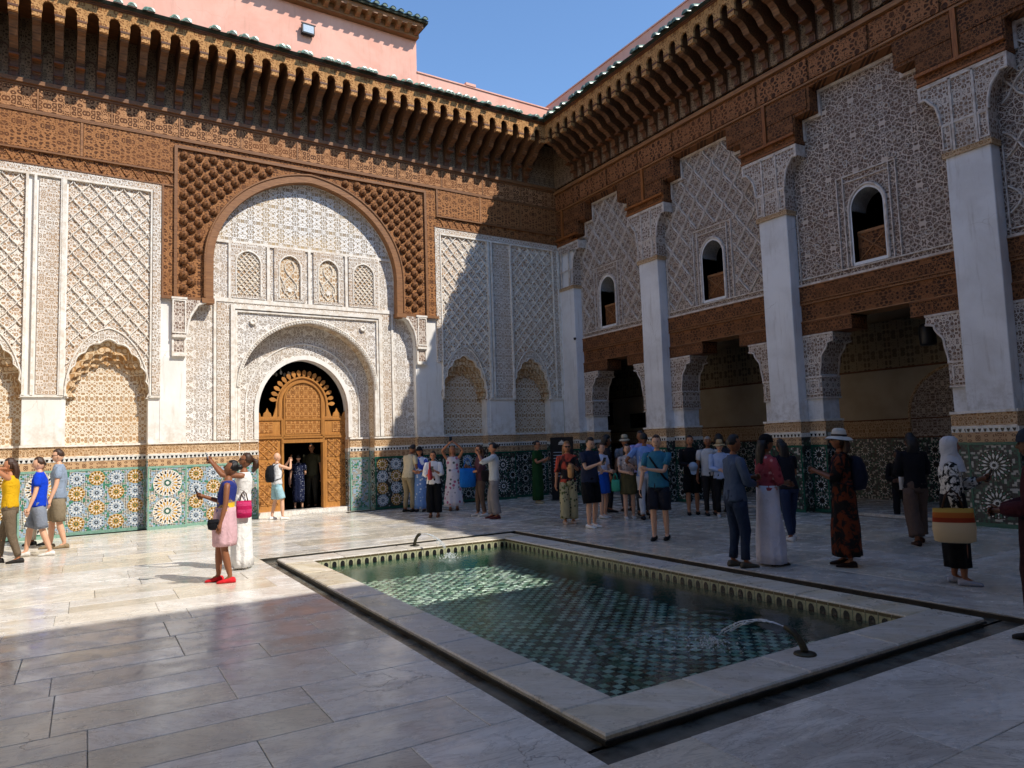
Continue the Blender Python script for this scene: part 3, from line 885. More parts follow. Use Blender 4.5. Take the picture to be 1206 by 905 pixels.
for xa, xb in ((-11.70, CP - 2.6), (CP + 2.6, -4.46)):
    bm_.box(xa, xb, -.10, -.04, 5.33, 5.40)
bm_.build('beam_mouldings', 'beam', wf)
for xa, xb in ((XL, -11.46), (-4.46, 0)):
    zg = MB()
    n = int((xb - xa) / .24)
    for i in range(n):
        x = xa + (i + .5) * .24
        zg.strip([(x - .12, 8.12), (x, 8.32), (x + .12, 8.12)], .025, -.04, -.06)
    zg.build('zigzag_relief', 'wood', wf)
ab = MB()
ab.plate(ring_loop([(CP + 2.60, 5.36)] + arch(CP, 2.60, 6.30, 8.90, n=28, pt=.1) + [(CP - 2.60, 5.36)], [(CP + 2.40, 5.36)] + arch(CP, 2.40, 6.30, 8.70, n=28, pt=.1) + [(CP - 2.40, 5.36)]), -.13, .10)
for sg in (-1, 1):
    ab.box(CP + sg * 2.38, CP + sg * 2.66, -.15, .1, 5.28, 5.40)
arc_o = ab.build('arch_band', 'beam', wf)
rp = MB(); rp.tube([(x, -.135, z) for x, z in [(CP + 2.60, 5.42)] + arch(CP, 2.60, 6.30, 8.90, n=28, pt=.1) + [(CP - 2.60, 5.42)]], .028, 6)
rp.build('rope_moulding', 'beam', arc_o)
# studs in the spandrels
sb = MB()
N = 12
prof = [(.080, 0), (.094, .03), (.088, .055), (.064, .08), (.042, .095), (.02, .10), (.012, .12), (0, .125)]
rings = []
for j, (r, h) in enumerate(prof):
    rings.append([(r * (1 + (.10 if (k % 2 and j < 4) else 0)) * cos(2 * PI * k / N), -h, r * (1 + (.10 if (k % 2 and j < 4) else 0)) * sin(2 * PI * k / N)) for k in range(N)])
sb.rings(rings)
STUD = sb.mesh('wooden_stud', 'stud' if 'stud' in M_ else 'wood')
banned = arch(CP, 2.72, 6.30, 9.02, n=24, pt=.1) + [(CP - 2.72, 5.0), (CP + 2.72, 5.0)]
nst = 0
for j in range(21):
    for i in range(21):
        x = -11.22 + .335 * i + (.1675 if j % 2 else 0); z = 8.87 - .163 * j
        if x > -4.95 or z < 5.55 or inside(banned, x, z): continue
        link('stud', STUD, wf, (x, -.04, z), rot=(0, random.uniform(-.1, .1), 0), scale=(random.uniform(.93, 1.05),) * 3); nst += 1
eaves(K, TH, XL, -.0, 1.24, 39, -1, 'long green tiled eaves on cedar brackets above the sunlit portal wall')

# ------------------------------------------------------------------ cedar door screen
DC = CP + .02
ds = thing('door_screen', 'carved golden cedar screen with arched crest and open doorway in the portal', 'door', K, TH)
Y0 = .84
d = MB()
dw = [(DC - 1.32, .10), (DC - .52, .10), (DC - .52, 1.90), (DC + .50, 1.90), (DC + .50, .10), (DC + 1.32, .10), (DC + 1.32, 2.58), (DC + .78, 2.58)]
dw += arch(DC, .70, 2.85, 3.66, n=14, pt=.05)
dw += [(DC - .78, 2.58), (DC - 1.32, 2.58)]
d.plate(dw, Y0, Y0 + .08); d.build('screen_board', 'door', ds)
def dpan(x0, x1, z0, z1, nm='door_panel'):
    p = MB(); p.box(x0, x1, Y0 - .012, Y0, z0, z1); return p.build(nm, 'door_c', ds)
dpan(DC - 1.17, DC - .80, 2.16, 2.42); dpan(DC + .80, DC + 1.17, 2.16, 2.42)
for sg in (-1, 1):
    a, b = sorted((DC + sg * .62, DC + sg * 1.20))
    for z0, z1 in ((.28, .82), (.90, 1.40), (1.48, 1.96)):
        p_ = dpan(a + .04, b - .04, z0, z1)
        s_ = MB(); cx = (a + b) / 2; cz = (z0 + z1) / 2
        s_.strip([(cx, z0), (b - .05, cz), (cx, z1), (a + .05, cz), (cx, z0)], .03, Y0 - .012, Y0 - .03)
        s_.strip([(a + .05, z0 + .03), (b - .05, z1 - .03)], .025, Y0 - .012, Y0 - .028); s_.strip([(a + .05, z1 - .03), (b - .05, z0 + .03)], .025, Y0 - .012, Y0 - .028)
        s_.build('star_relief', 'door', p_)
p = MB(); p.plate([(DC - .46, 2.12), (DC + .46, 2.12)] + arch(DC, .46, 3.0, 3.46, n=10, pt=.05), Y0 - .015, Y0); ap = p.build('arched_door_panel', 'door_c', ds)
f_ = MB()
f_.tube([(x, Y0 - .03, z) for x, z in [(DC + .50, 2.08)] + arch(DC, .50, 3.0, 3.50, n=12, pt=.05) + [(DC - .50, 2.08)]], .028, 6)
f_.tube([(x, Y0 - .02, z) for x, z in [(DC + .64, 2.62)] + arch(DC, .64, 2.88, 3.62, n=12, pt=.05) + [(DC - .64, 2.62)]], .02, 6)
for z, o in ((2.0, .05), (2.06, .03), (2.48, .03)): f_.box(DC - 1.3, DC + 1.3, Y0 - o, Y0, z, z + .05)
for x in (-1.28, -.58, .52, 1.22): f_.box(DC + x, DC + x + .06, Y0 - .05, Y0, .1, 2.5)
f_.box(DC - .56, DC + .54, Y0 - .06, Y0, 1.88, 1.97)
f_.build('screen_frame', 'door', ds)
for k in range(17):
    a = PI * (k + .3) / 17.6 + .03
    q = MB()
    q.add([(-.02, Y0, 0), (-.055, Y0, .09), (-.045, Y0, .15), (0, Y0, .19), (.045, Y0, .15), (.055, Y0, .09), (.02, Y0, 0)] + [(-.02, Y0 + .05, 0), (-.055, Y0 + .05, .09), (-.045, Y0 + .05, .15), (0, Y0 + .05, .19), (.045, Y0 + .05, .15), (.055, Y0 + .05, .09), (.02, Y0 + .05, 0)],
          [tuple(range(7)), tuple(range(13, 6, -1))] + [(i, i + 7, (i + 1) % 7 + 7, (i + 1) % 7) for i in range(7)])
    px, pz = DC + .70 * cos(a), 2.85 + .80 * sin(a)
    q = q.build('crest_finial', 'door', ds)
    q.location = (px - .0, 0, pz); q.rotation_euler = (0, PI / 2 - a, 0)
for x in (-1.2, -.93, .93, 1.2):
    q = MB(); s = .11
    q.plate([(-s, 0), (s, 0), (s * .8, .1), (s * .35, .14), (0, .24), (-s * .35, .14), (-s * .8, .1)], Y0, Y0 + .05)
    q = q.build('crest_finial', 'door', ds); q.location = (DC + x, 0, 2.57)
th_ = MB(); th_.box(DC - 1.3, DC + 1.3, .62, .98, 0, .12); th_.build('threshold', 'slab', ds)
# dark prayer hall behind
hall = thing('prayer_hall', 'dark unlit hall seen through the open doorway of the cedar screen', 'room', K, TH)
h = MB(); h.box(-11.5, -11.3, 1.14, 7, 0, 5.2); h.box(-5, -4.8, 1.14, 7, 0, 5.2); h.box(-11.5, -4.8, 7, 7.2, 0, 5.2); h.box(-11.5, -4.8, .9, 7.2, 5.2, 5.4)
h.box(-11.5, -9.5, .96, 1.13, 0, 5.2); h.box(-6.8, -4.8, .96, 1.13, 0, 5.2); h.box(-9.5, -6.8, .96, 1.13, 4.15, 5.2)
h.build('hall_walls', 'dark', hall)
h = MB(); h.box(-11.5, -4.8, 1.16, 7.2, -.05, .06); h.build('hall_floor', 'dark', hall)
ch = MB()
for k in range(7):
    a = k * 2 * PI / 7
    ch.lathe([(.0, 0), (.03, .02), (.035, .06), (.02, .1), (0, .11)], .25 * cos(a), .25 * sin(a), 8)
ch.tube([(0, 0, .1), (0, 0, .9)], .01, 5)
co = ch.build('hanging_chandelier', 'zw', None, True)
tag(co, 'small white glass chandelier hanging in the dark behind the door arch', 'chandelier')
co.matrix_world = Matrix.Translation(K) @ Matrix.Rotation(TH, 4, 'Z') @ Matrix.Translation((CP - .42, 1.35, 3.72))

# ------------------------------------------------------------------ pink building above
pk = thing('pink_parapet', 'long low pink rendered parapet behind the tiled eaves of the portal wall', 'parapet', K, TH)
p = MB(); p.box(-4.94, .35, .0, .4, 11.5, 12.66); p.build('parapet_wall', 'pink', pk)
p = MB(); p.box(-4.94, .35, -.03, .43, 12.66, 12.70); p.box(-3.3, -2.95, -.05, .4, 12.70, 12.78); p.build('parapet_cap', 'pink', pk)
pb_ = thing('pink_building', 'tall pink rendered storey with its own green tiled eaves at the top left', 'building', K, TH)
p = MB(); p.box(-17.5, -4.94, .0, 5, 11.5, 13.95); p.build('building_wall', 'pink', pb_)
p = MB(); p.box(-17.5, -4.90, -.42, .1, 13.82, 13.95); p.box(-17.5, -4.94, -.2, .1, 13.62, 13.82); p.build('cornice', 'beam', pb_)
p = MB(); p.box(-17.5, -4.78, -.5, 5.3, 13.95, 14.02); p.add([(-17.5, -.52, 14.02), (-4.76, -.52, 14.02), (-4.76, .3, 14.32), (-17.5, .3, 14.32)], [(0, 1, 2, 3)]); p.build('roof_slope', 'roofd', pb_)
dn = MB()
dn.add([(-.07, 0, 0), (.07, 0, 0), (.05, -.2, .05), (-.05, -.2, .05), (-.08, 0, .16), (.08, 0, .16), (.07, -.3, .16), (-.07, -.3, .16)], [(0, 1, 2, 3), (4, 7, 6, 5), (0, 4, 5, 1), (2, 6, 7, 3), (1, 5, 6, 2), (3, 7, 4, 0)])
DN = dn.mesh('dentil', 'beam')
T2 = MB()
T2.rings([[(r * cos(PI * k / 6), y, z + r * sin(PI * k / 6)) for k in range(7)] for (y, z, r) in ((-.58, 14.02, .085), (-.2, 14.15, .075), (-.19, 14.18, .085), (.3, 14.36, .075))], closed=False)
T2.add([(.07 * cos(PI * k / 6), -.575, 14.015 + .07 * sin(PI * k / 6)) for k in range(7)], [tuple(range(7))], 1)
T2 = T2.mesh('upper_roof_tile', ['roof', 'roofc'], True)
for i in range(29):
    link('dentil', DN, pb_, (-5.05 - .30 * i, -.19, 13.66))
for i in range(36):
    link('roof_tile', T2, pb_, (-4.9 - .25 * i, 0, 0))
fl = thing('floodlight', 'small black floodlight fixed on the pink wall above the eaves', 'floodlight')
fl.matrix_world = Matrix.Translation(K) @ Matrix.Rotation(TH, 4, 'Z') @ Matrix.Translation((-8.2, 0, 12.93))
q = MB(); q.box(-.17, .17, -.16, -.04, -.13, .13); q.box(-.2, .2, -.17, -.15, .12, .15); q.build('lamp_housing', 'black', fl)
q = MB(); q.box(-.14, .14, -.17, -.16, -.10, .10); q.build('lamp_glass', 'zlb', fl)
q = MB(); q.box(-.04, .04, -.04, .0, -.05, .05); q.build('wall_bracket', 'black', fl)

# ================================================================== GALLERY WALL (right)
RB = -PI / 2
wb = thing('gallery_wall', 'shaded two storey gallery wall with white pillars, carved stucco and stepped cedar lintels', 'wall', K, RB)
PC = [.41, 4.27, 8.38, 12.50]
G = .30                                    # the stucco plane lies 0.30 behind the pillars
TE = 20.48
def capital(parent, c, hw=.37):
    def curve(sg):
        o = []
        for i in range(15):
            a = PI / 2 * i / 14
            q = .03 * abs(sin(a * 5))
            o.append((c + sg * (hw + (.32 + q) * (1 - cos(a))), 7.12 + (.62 - q) * sin(a)))
        return o
    lo = [(c - hw, 6.58), (c + hw, 6.58)] + curve(1) + [(c + hw + .33, 7.97), (c - hw - .33, 7.97)] + curve(-1)[::-1]
    if c < 1: lo = [(max(x, .0), z) for x, z in lo]
    q = MB(); q.plate(lo, -.015, G); cc = q.build('pillar_capital', 'stucco_cap', parent)
    q = MB()
    for sg in (-1, 1):
        if c < 1 and sg < 0: continue
        q.tube([(x, -.02, z) for x, z in curve(sg)], .028, 6)
        frame_rect(q, *sorted((c + sg * (hw - .17), c + sg * (hw - .005))), 6.64, 7.10, .025, -.035, -.01)
        q.box(*sorted((c + sg * (hw + .30), c + sg * (hw + .35))), -.03, G, 7.72, 7.97)
    for sg in (-1, 1): q.box(c + sg * (hw - .2) - .02, c + sg * (hw - .2) + .02, -.035, -.01, 6.6, 7.93)
    q.box(max(0, c - hw - .33), c + hw + .33, -.035, 0, 7.90, 7.97)
    q.box(max(0, c - hw), c + hw, -.03, .0, 7.09, 7.13)
    q.build('capital_moulding', 'mouldB', cc)
    q = MB(); q.box(max(0, c - hw - .02), c + hw + .02, -.04, G, 6.50, 6.60); q.build('capital_base_band', 'frieze_tan', cc)
def nib(parent, c, sg, hw=.37):
    x0 = c + sg * hw; x1 = c + sg * (hw + .37)
    a, b = sorted((x0, x1))
    q = MB(); q.cbox(a, b, G, G + .57, 0, 3.8, .01); q.build('side_pier', 'whiteB', parent)
    def curve():
        o = []
        for i in range(17):
            t = PI / 2 * i / 16
            qq = .065 * abs(sin(t * 5))
            o.append((c + sg * (hw + .37 + (.30 + .0) * (1 - cos(t)) + qq * sin(t)), 2.90 + .72 * sin(t) - qq * cos(t) * .3))
        return o
    cv = curve()
    lo = [(x0, 2.88)] + cv + [(c + sg * (hw + .72), 3.80), (x0, 3.80)]
    if sg < 0: lo = lo[::-1]
    q = MB(); q.plate(lo, G - .03, G + .59, side=1); cc = q.build('bracket_capital', ['stucco_cap', 'stucco_cap'], parent)
    q = MB(); q.box(a - .01, b + .03, G - .035, G + .60, 2.44, 2.88); q.build('capital_block', 'stucco_cap', cc)
    q = MB(); q.tube([(x, G - .035, z) for x, z in cv], .024, 5); q.tube([(x, G + .595, z) for x, z in cv], .024, 5)
    aa, bb = sorted((x0, c + sg * (hw + .74)))
    q.box(aa, bb, G - .045, G + .61, 3.76, 3.80); q.box(a - .02, b + .045, G - .05, G + .61, 2.86, 2.90); q.box(a - .02, b + .045, G - .05, G + .61, 2.42, 2.45)
    frame_rect(q, a + .05, b - .02, 2.50, 2.82, .03, G - .05, G - .03)
    q.build('capital_moulding', 'mouldB', cc)
for i, c in enumerate(PC):
    x0, x1 = (0.02, .80) if i == 0 else (c - .37, c + .37)
    q = MB(); q.cbox(x0, x1, 0, G + .56, 1.9, 6.5); q.box(x0, x1, .05, G + .3, 6.5, 8.0); q.build('pillar', 'whiteB', wb)
    capital(wb, c, .39 if i else .41)
    nib(wb, c, 1)
    if i: nib(wb, c, -1)
    # dado round the pillar: front, side facing the viewer, nib front and nib side
    if i:
        dado(wb, c - .40, c + .40, -.04, [('W', c, .40), ('W', c, 1.04)], 'mosaic_shade')
        dado(wb, c + .40, c + .79, G - .04, grid(c + .4, c + .79, 1, 4, 'w'), 'mosaic_shade')
        dado(wb, c - .79, c - .40, G - .04, [], 'mosaic_shade')
    else:
        dado(wb, .02, .84, -.04, [('W', .43, .40), ('W', .43, 1.04)], 'mosaic_shade')
        dado(wb, .84, 1.19, G - .04, grid(.84, 1.19, 1, 4, 'w'), 'mosaic_shade')
    # returns (faces looking towards small-x world -y)
    for (xx, ya, yb_) in ((x1 + .03, 0, G - .04), (c + .77, G, G + .58)):
        rt = thing('tmp', '', '')
        bpy.data.objects.remove(rt)
        q = MB(); q.box(xx - .03, xx + .012, ya - .035, yb_ + .03, 0, 1.60); q.build('tile_panel', 'mosaic_shade', wb)
        q = MB(); q.box(xx - .03, xx + .02, ya - .038, yb_ + .03, 1.60, 1.69); q.build('tooth_band', 'zw', wb)
        q = MB(); q.box(xx - .03, xx + .008, ya - .03, yb_ + .03, 1.69, 1.93); q.build('carved_plaster_band', 'frieze_tan', wb)
        q = MB(); q.box(xx - .03, xx + .03, ya - .05, yb_ + .03, 1.93, 1.975); q.build('ledge', 'mould', wb)
        for zz in (.24, .57, .9, 1.23):
            if yb_ - ya > .3:
                for yy in (ya + .15, ya + .43):
                    o = link('star_rosette', ROS['w'], wb, (xx + .014, yy, zz), rot=(0, 0, PI / 2), scale=(.85, 1, .85))
            else: o = link('star_rosette', ROS['w'], wb, (xx + .014, (ya + yb_) / 2, zz), rot=(0, 0, PI / 2), scale=(.75, 1, .85))
    # corner strip of light tiles
q = MB(); q.box(16.2, TE, G, G + .4, 0, 9.8); q.build('sun_block_wall', 'whiteB', wb)  # out-of-view wall added so no sun passes the far end of the gallery
# bays
bays = [(.80, PC[1] - .37, 0), (PC[1] + .37, PC[2] - .37, 1), (PC[2] + .37, PC[3] - .37, 2), (PC[3] + .37, 16.25, 3)]
for (a, b, k) in bays:
    m0 = (a + b) / 2
    st = [(a - .3, 4.88), (b + .3, 4.88), (b + .3, 8.15), (b - .30, 8.15), (b - .30, 8.15)]
    s = b - .30
    top = [(a - .3, 7.5), (a - .3, 8.12), (a + .38, 8.12), (a + .38, 8.53), (a + .78, 8.53), (a + .78, 9.04), (b - .78, 9.04), (b - .78, 8.53), (b - .38, 8.53), (b - .38, 8.12), (b + .3, 8.12), (b + .3, 7.5)]
    wx = {0: 2.13, 1: 6.31, 2: 10.43, 3: 14.55}[k]
    win = door_shape(wx, .335, 5.12, 6.22, 6.60, n=14)
    big_loop = [(a - .02, 4.88), (b + .02, 4.88), (b + .02, 9.3), (a - .02, 9.3)]
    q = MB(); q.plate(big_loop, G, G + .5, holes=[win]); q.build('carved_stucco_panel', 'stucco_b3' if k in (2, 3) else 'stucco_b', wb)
    q = MB()
    # white stepped edge
    for (xa, xb, z) in ((a + .0, a + .38, 8.12), (a + .38, a + .78, 8.53), (a + .78, b - .78, 9.04), (b - .78, b - .38, 8.53), (b - .38, b - .0, 8.12)):
        q.box(xa, xb, G - .05, G, z - .06, z)
    for (x, z0, z1) in ((a + .38, 8.12, 8.53), (a + .78, 8.53, 9.04), (b - .78, 8.53, 9.04), (b - .38, 8.12, 8.53)):
        sg = 1 if x < m0 else -1
        q.box(x, x + sg * .05, G - .048, G, z0 - .06, z1 - .06)
    # bottom border and window frame
    q.box(a, b, G - .035, G, 4.88, 4.93); q.box(a, b, G - .03, G, 5.02, 5.045)
    for x in (wx - .64, wx - .50, wx + .48, wx + .62): q.box(x, x + .022, G - .03, G, 5.045, 6.95)
    q.box(wx - .64, wx + .642, G - .03, G, 6.95, 6.975); q.box(wx - .48, wx + .48, G - .028, G, 6.82, 6.84)
    q.tube([(x, G - .025, z) for x, z in [(wx + .39, 5.06)] + arch(wx, .39, 6.22, 6.68, n=14) + [(wx - .39, 5.06)]], .03, 6)
    for x in (a + .05, b - .07): q.box(x, x + .022, G - .03, G, 4.93, 6.5)
    q.build('stepped_border', 'mouldB', wb)
    q = MB()
    q.plate([(wx - .41, 5.06), (wx + .41, 5.06)] + arch(wx, .41, 6.22, 6.70, n=14), G - .02, G, holes=[door_shape(wx, .335, 5.12, 6.22, 6.60, n=14)])
    q.rings([[(x, G - .02, z) for x, z in win], [(x, G + .5, z) for x, z in win]], cap=False)
    wf_ = q.build('window_surround', 'whiteB', wb)
    q = MB(); q.box(wx - .34, wx + .34, G + .14, G + .18, 5.12, 5.74); bl = q.build('window_balustrade', 'wood_b', wf_)
    q = MB(); q.box(wx - .33, wx + .33, G + .12, G + .20, 5.72, 5.78); q.box(wx - .33, wx + .33, G + .13, G + .19, 5.12, 5.17)
    q.strip([(wx - .3, 5.2), (wx + .3, 5.7)], .03, G + .14, G + .12); q.strip([(wx - .3, 5.7), (wx + .3, 5.2)], .03, G + .14, G + .12)
    q.build('balustrade_rail', 'beam', wf_)
    if k in (0, 1):
        def kp(x, z, wx=wx, a=a, b=b):
            if abs(x - wx) < .66 and z < 6.99: return False
            if z > 8.07 and (x < a + .40 or x > b - .40): return False
            if z > 8.48 and (x < a + .80 or x > b - .80): return False
            return a + .02 < x < b - .02
        q = MB(); lattice(q, a, b, 5.06, 9.0, .62, .78, .045, G - .002, G - .04, keep=kp, mix=.95); lattice(q, a, b, 5.25, 9.0, .31, .39, .018, G - .002, G - .025, keep=kp, mix=.2)
        q.build('lozenge_lattice', 'mouldB', wb)
    else:
        q = MB()
        random.seed(5 + k)
        for j in range(150):
            x = random.uniform(a + .1, b - .1); z = random.uniform(5.1, 8.9)
            if abs(x - wx) < .7 and z < 7.05: continue
            if z > 8.0 and (x < a + .45 or x > b - .45): continue
            if z > 8.4 and (x < a + .85 or x > b - .85): continue
            r_ = random.uniform(.03, .05)
            q.tube([(x + r_ * cos(t), G - .008, z + r_ * sin(t)) for t in [i * PI / 4 for i in range(9)]], .011, 4, cap=False)
        q.build('carved_flower_rings', 'mouldB', wb)
        if k == 3:
            q = MB(); lattice(q, a, b, 5.06, 9.0, .8, .95, .04, G - .002, G - .04, keep=lambda x, z: not (abs(x - wx) < .66 and z < 6.99), mix=.3); q.build('lozenge_lattice', 'mouldB', wb)
    # stepped cedar panels each side hide the wall above: left and right step boards in front
    # lintel below
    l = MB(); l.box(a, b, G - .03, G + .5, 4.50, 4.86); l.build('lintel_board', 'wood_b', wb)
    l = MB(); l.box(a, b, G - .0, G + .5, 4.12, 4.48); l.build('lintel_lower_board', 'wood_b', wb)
    l = MB(); l.box(a, b, G - .05, G + .5, 4.86, 4.88); l.box(a, b, G - .04, G + .5, 4.48, 4.50); l.box(a, b, G - .02, G + .5, 4.10, 4.125)
    l.box(a, b, G - .045, G + .5, 4.545, 4.56)
    l.build('lintel_moulding', 'beam', wb)
    for (xa, xb) in ((a, a + 1.18), (b - 1.0, b)):
        l = MB(); l.box(xa, xb, G - .03, G + .5, 3.81, 4.10); l.build('lintel_bracket', 'wood_b', wb)
        l = MB(); l.box(xa, xb, G - .045, G + .52, 4.07, 4.10); l.box(xa, xb, G - .04, G + .51, 3.805, 3.83); l.build('bracket_moulding', 'beam_d', wb)
# stepped cedar frieze in the pillar plane
fz = thing('stepped_cedar_frieze', 'dark carved cedar frieze stepping down over the pillar capitals of the gallery', 'frieze', K, RB)
loop = [(0, 9.83), (0, 7.98)]
for i, c in enumerate(PC[1:] + [16.62]):
    a = bays[i][0]; b = bays[i][1]
    if i == 0: loop += [(a + .02, 7.98), (a + .02, 8.15), (a + .38, 8.15)]
    else: loop += [(a + .38, 7.98 + .0), (a + .38, 8.15)]
    loop += [(a + .38, 8.55), (a + .78, 8.55), (a + .78, 9.06), (b - .78, 9.06), (b - .78, 8.55), (b - .38, 8.55), (b - .38, 7.98)]
loop += [(TE, 7.98), (TE, 9.83)]
# clean duplicates
cl = []
for p in loop:
    if not cl or abs(p[0] - cl[-1][0]) + abs(p[1] - cl[-1][1]) > 1e-4: cl.append(p)
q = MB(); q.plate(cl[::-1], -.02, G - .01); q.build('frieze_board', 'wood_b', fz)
q = MB(); q.box(0, TE, -.11, -.02, 9.73, 9.83); q.box(0, TE, -.07, -.02, 9.12, 9.16)
q.build('frieze_beam', 'beam', fz)
n = 15
for i in range(n):
    w = TE / n
    s_ = MB(); s_.box(w * i + .03, w * (i + 1) - .03, -.05, -.02, 9.20, 9.69); s_.build('script_panel', 'wood_bs', fz) if 'wood_bs' in M_ else s_.build('script_panel', 'wood_b', fz)
for i, c in enumerate(PC):
    ha = 1.12
    xa = max(.0, c - ha + .0); xb = c + ha
    q = MB()
    q.box(max(0, c - .75), c + .75, -.10, -.02, 8.16, 8.22); q.box(max(0, c - .74), c + .74, -.06, -.02, 7.98, 8.02)
    for x in (c - .02,): q.box(x - .045, x + .045, -.07, -.02, 8.22, 9.12)
    q.build('frieze_post', 'beam_v', fz)
    for (xx, yy) in ((max(.03, c - 1.08), c - .09), (c + .06, c + 1.08)):
        if yy - xx < .1: continue
        q = MB(); q.box(xx, yy, -.045, -.02, 8.62, 9.06); q.build('carved_panel', 'wood_b', fz)
        q = MB(); q.box(max(xx, c - .72), min(yy, c + .72), -.043, -.02, 8.26, 8.60); q.build('carved_panel', 'wood_b', fz)
eaves(K, RB, .0, TE, 1.24, 40, 1, 'long green tiled eaves on cedar brackets above the shaded gallery')
pp = thing('pink_gallery_parapet', 'shaded pink parapet strip rising behind the tiled eaves of the gallery', 'parapet', K, RB)
p = MB(); p.box(-.35, TE, .0, .35, 11.5, 12.90); p.build('parapet_wall', 'pink', pp)
p = MB(); p.box(-.35, TE, -.03, .38, 12.90, 12.94); p.build('parapet_cap', 'pink', pp)

# gallery hall behind the pillars
gh = thing('gallery_hall', 'dim arcade hall behind the white pillars with its plastered back wall', 'room', K, RB)
D = 3.35
q = MB(); q.box(-3.2, TE, D, D + .2, 1.93, 3.15); q.build('back_wall_plaster', 'room', gh)
q = MB(); q.box(-3.2, TE, D - .02, D + .2, 3.15, 4.3); q.build('back_wall_frieze', 'gallery_band', gh)
q = MB(); q.box(-3.2, TE, D - .02, D + .2, 1.50, 1.93); q.build('back_wall_script_band', 'frieze_tan', gh)
q = MB(); q.box(-3.2, TE, D - .05, D + .2, 1.92, 1.95); q.box(-3.2, TE, D - .05, D + .2, 3.13, 3.17); q.box(-3.2, TE, D - .04, D + .2, 1.49, 1.52); q.build('back_wall_moulding', 'beam_d', gh)
q = MB(); q.box(-3.2, TE, D - .03, D + .2, 0, 1.50); q.build('back_wall_tiles', 'mosaic_shade', gh)
for i in range(26):
    for j in range(4):
        link('star_rosette', ROS['w'], gh, (2.2 + .42 * i, D - .033, .24 + .32 * j))
q = MB(); q.plate([(9.25, 1.52), (11.5, 1.52)] + arch(10.38, 1.13, 2.0, 3.14, n=16), D - .045, D); q.build('blind_arch_field', 'stucco_b', gh)
q = MB(); q.tube([(x, D - .05, z) for x, z in [(11.5, 1.52)] + arch(10.38, 1.13, 2.0, 3.12, n=16) + [(9.25, 1.52)]], .03, 5); q.build('blind_arch_moulding', 'frieze_tan', gh)
q = MB(); q.box(-3.4, -3.2, 0, 9, 0, 9.5); q.box(TE, TE + .2, 0, 9, 0, 9.5); q.box(-3.4, TE, D + .2, D + .4, 0, 9.5); q.build('hall_shell', 'room', gh)
q = MB(); q.box(-3.4, TE, G + .5, D, 4.88, 5.02); q.build('hall_ceiling', 'beam_d', gh)
for i in range(34):
    q = MB() if i == 0 else q
    q.box(-3 + .6 * i, -2.86 + .6 * i, G + .5, D, 4.72, 4.88)
q.build('ceiling_joists', 'beam_d', gh)
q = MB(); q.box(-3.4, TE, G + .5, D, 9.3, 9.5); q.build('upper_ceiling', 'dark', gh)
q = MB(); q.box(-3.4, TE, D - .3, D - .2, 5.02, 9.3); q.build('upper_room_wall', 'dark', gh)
q = MB(); q.box(-3.4, TE, G + .1, D, -.05, .03); q.build('hall_floor', 'slab_shade', gh)
q = MB(); q.box(-3.4, 0, G, G + .2, 0, 9.3); q.build('hall_end', 'room', gh)
# framed notices and the lantern in the hall
for (x0, x1, z0, z1, lb) in ((-2.6, -1.55, 2.2, 3.0, 'large dark screen on the far gallery wall beside the corner pillar'), (-.55, .15, 2.05, 2.55, 'small dark framed notice on the gallery wall left of the second pillar')):
    t = thing('wall_screen', lb, 'screen', K, RB)
    q = MB(); q.box(x0, x1, D - .12, D - .05, z0, z1); q.build('screen_case', 'black', t)
    q = MB(); q.box(x0 + .04, x1 - .04, D - .125, D - .12, z0 + .04, z1 - .04); q.build('screen_glass', 'glass_d', t)
ln = thing('hanging_lantern', 'dark cylindrical lantern hanging under the lintel of the nearest gallery bay', 'lantern')
ln.matrix_world = Matrix.Translation(K) @ Matrix.Rotation(RB, 4, 'Z') @ Matrix.Translation((11.03, 1.0, 3.32))
q = MB(); q.lathe([(.0, 0), (.13, .0), (.15, .04), (.15, .36), (.12, .42), (.03, .45), (0, .46)], n=14); q.build('lantern_body', 'black', ln, True)
q = MB(); q.tube([(0, 0, .44), (0, 0, 1.4)], .012, 5); q.build('lantern_rod', 'black', ln)
cm = thing('security_camera', 'tiny black dome camera on the white corner pillar', 'camera')
cm.matrix_world = Matrix.Translation(K) @ Matrix.Rotation(RB, 4, 'Z') @ Matrix.Translation((.80, -.03, 4.88))
q = MB(); q.lathe([(0, -.05), (.03, -.04), (.045, 0), (.045, .03), (0, .035)], n=10); q.build('camera_dome', 'black', cm, True)
q = MB(); q.box(-.02, .02, 0, .04, .0, .03); q.build('camera_mount', 'white', cm)
# information totem by the corner
tm = thing('information_totem', 'tall dark information panel with a white crown emblem by the corner pillar', 'sign', (11.75, 16.75, 0), R(-35))
q = MB(); q.box(-.33, .33, -.04, .04, .03, 1.80); q.build('totem_panel', 'black', tm)
q = MB(); q.box(-.36, .36, -.1, .1, 0, .03); q.build('totem_base', 'black', tm)
q = MB()
for (x, w, h_) in ((-.07, .022, .05), (-.035, .022, .085), (0, .026, .11), (.035, .022, .085), (.07, .022, .05)):
    q.add([(x - w, -.043, 1.62), (x + w, -.043, 1.62), (x + w * .6, -.043, 1.62 + h_ * .6), (x, -.043, 1.62 + h_), (x - w * .6, -.043, 1.62 + h_ * .6)], [(0, 1, 2, 3, 4)])
q.box(-.1, .1, -.043, -.04, 1.59, 1.61)
q.build('crown_emblem', 'zw', tm)
q = MB()
for j in range(9):
    w = random.uniform(.12, .24)
    q.box(-.25, -.25 + w * 1.9, -.043, -.04, 1.36 - .085 * j, 1.375 - .085 * j)
q.build('fine_print_lines', 'zlb', tm)

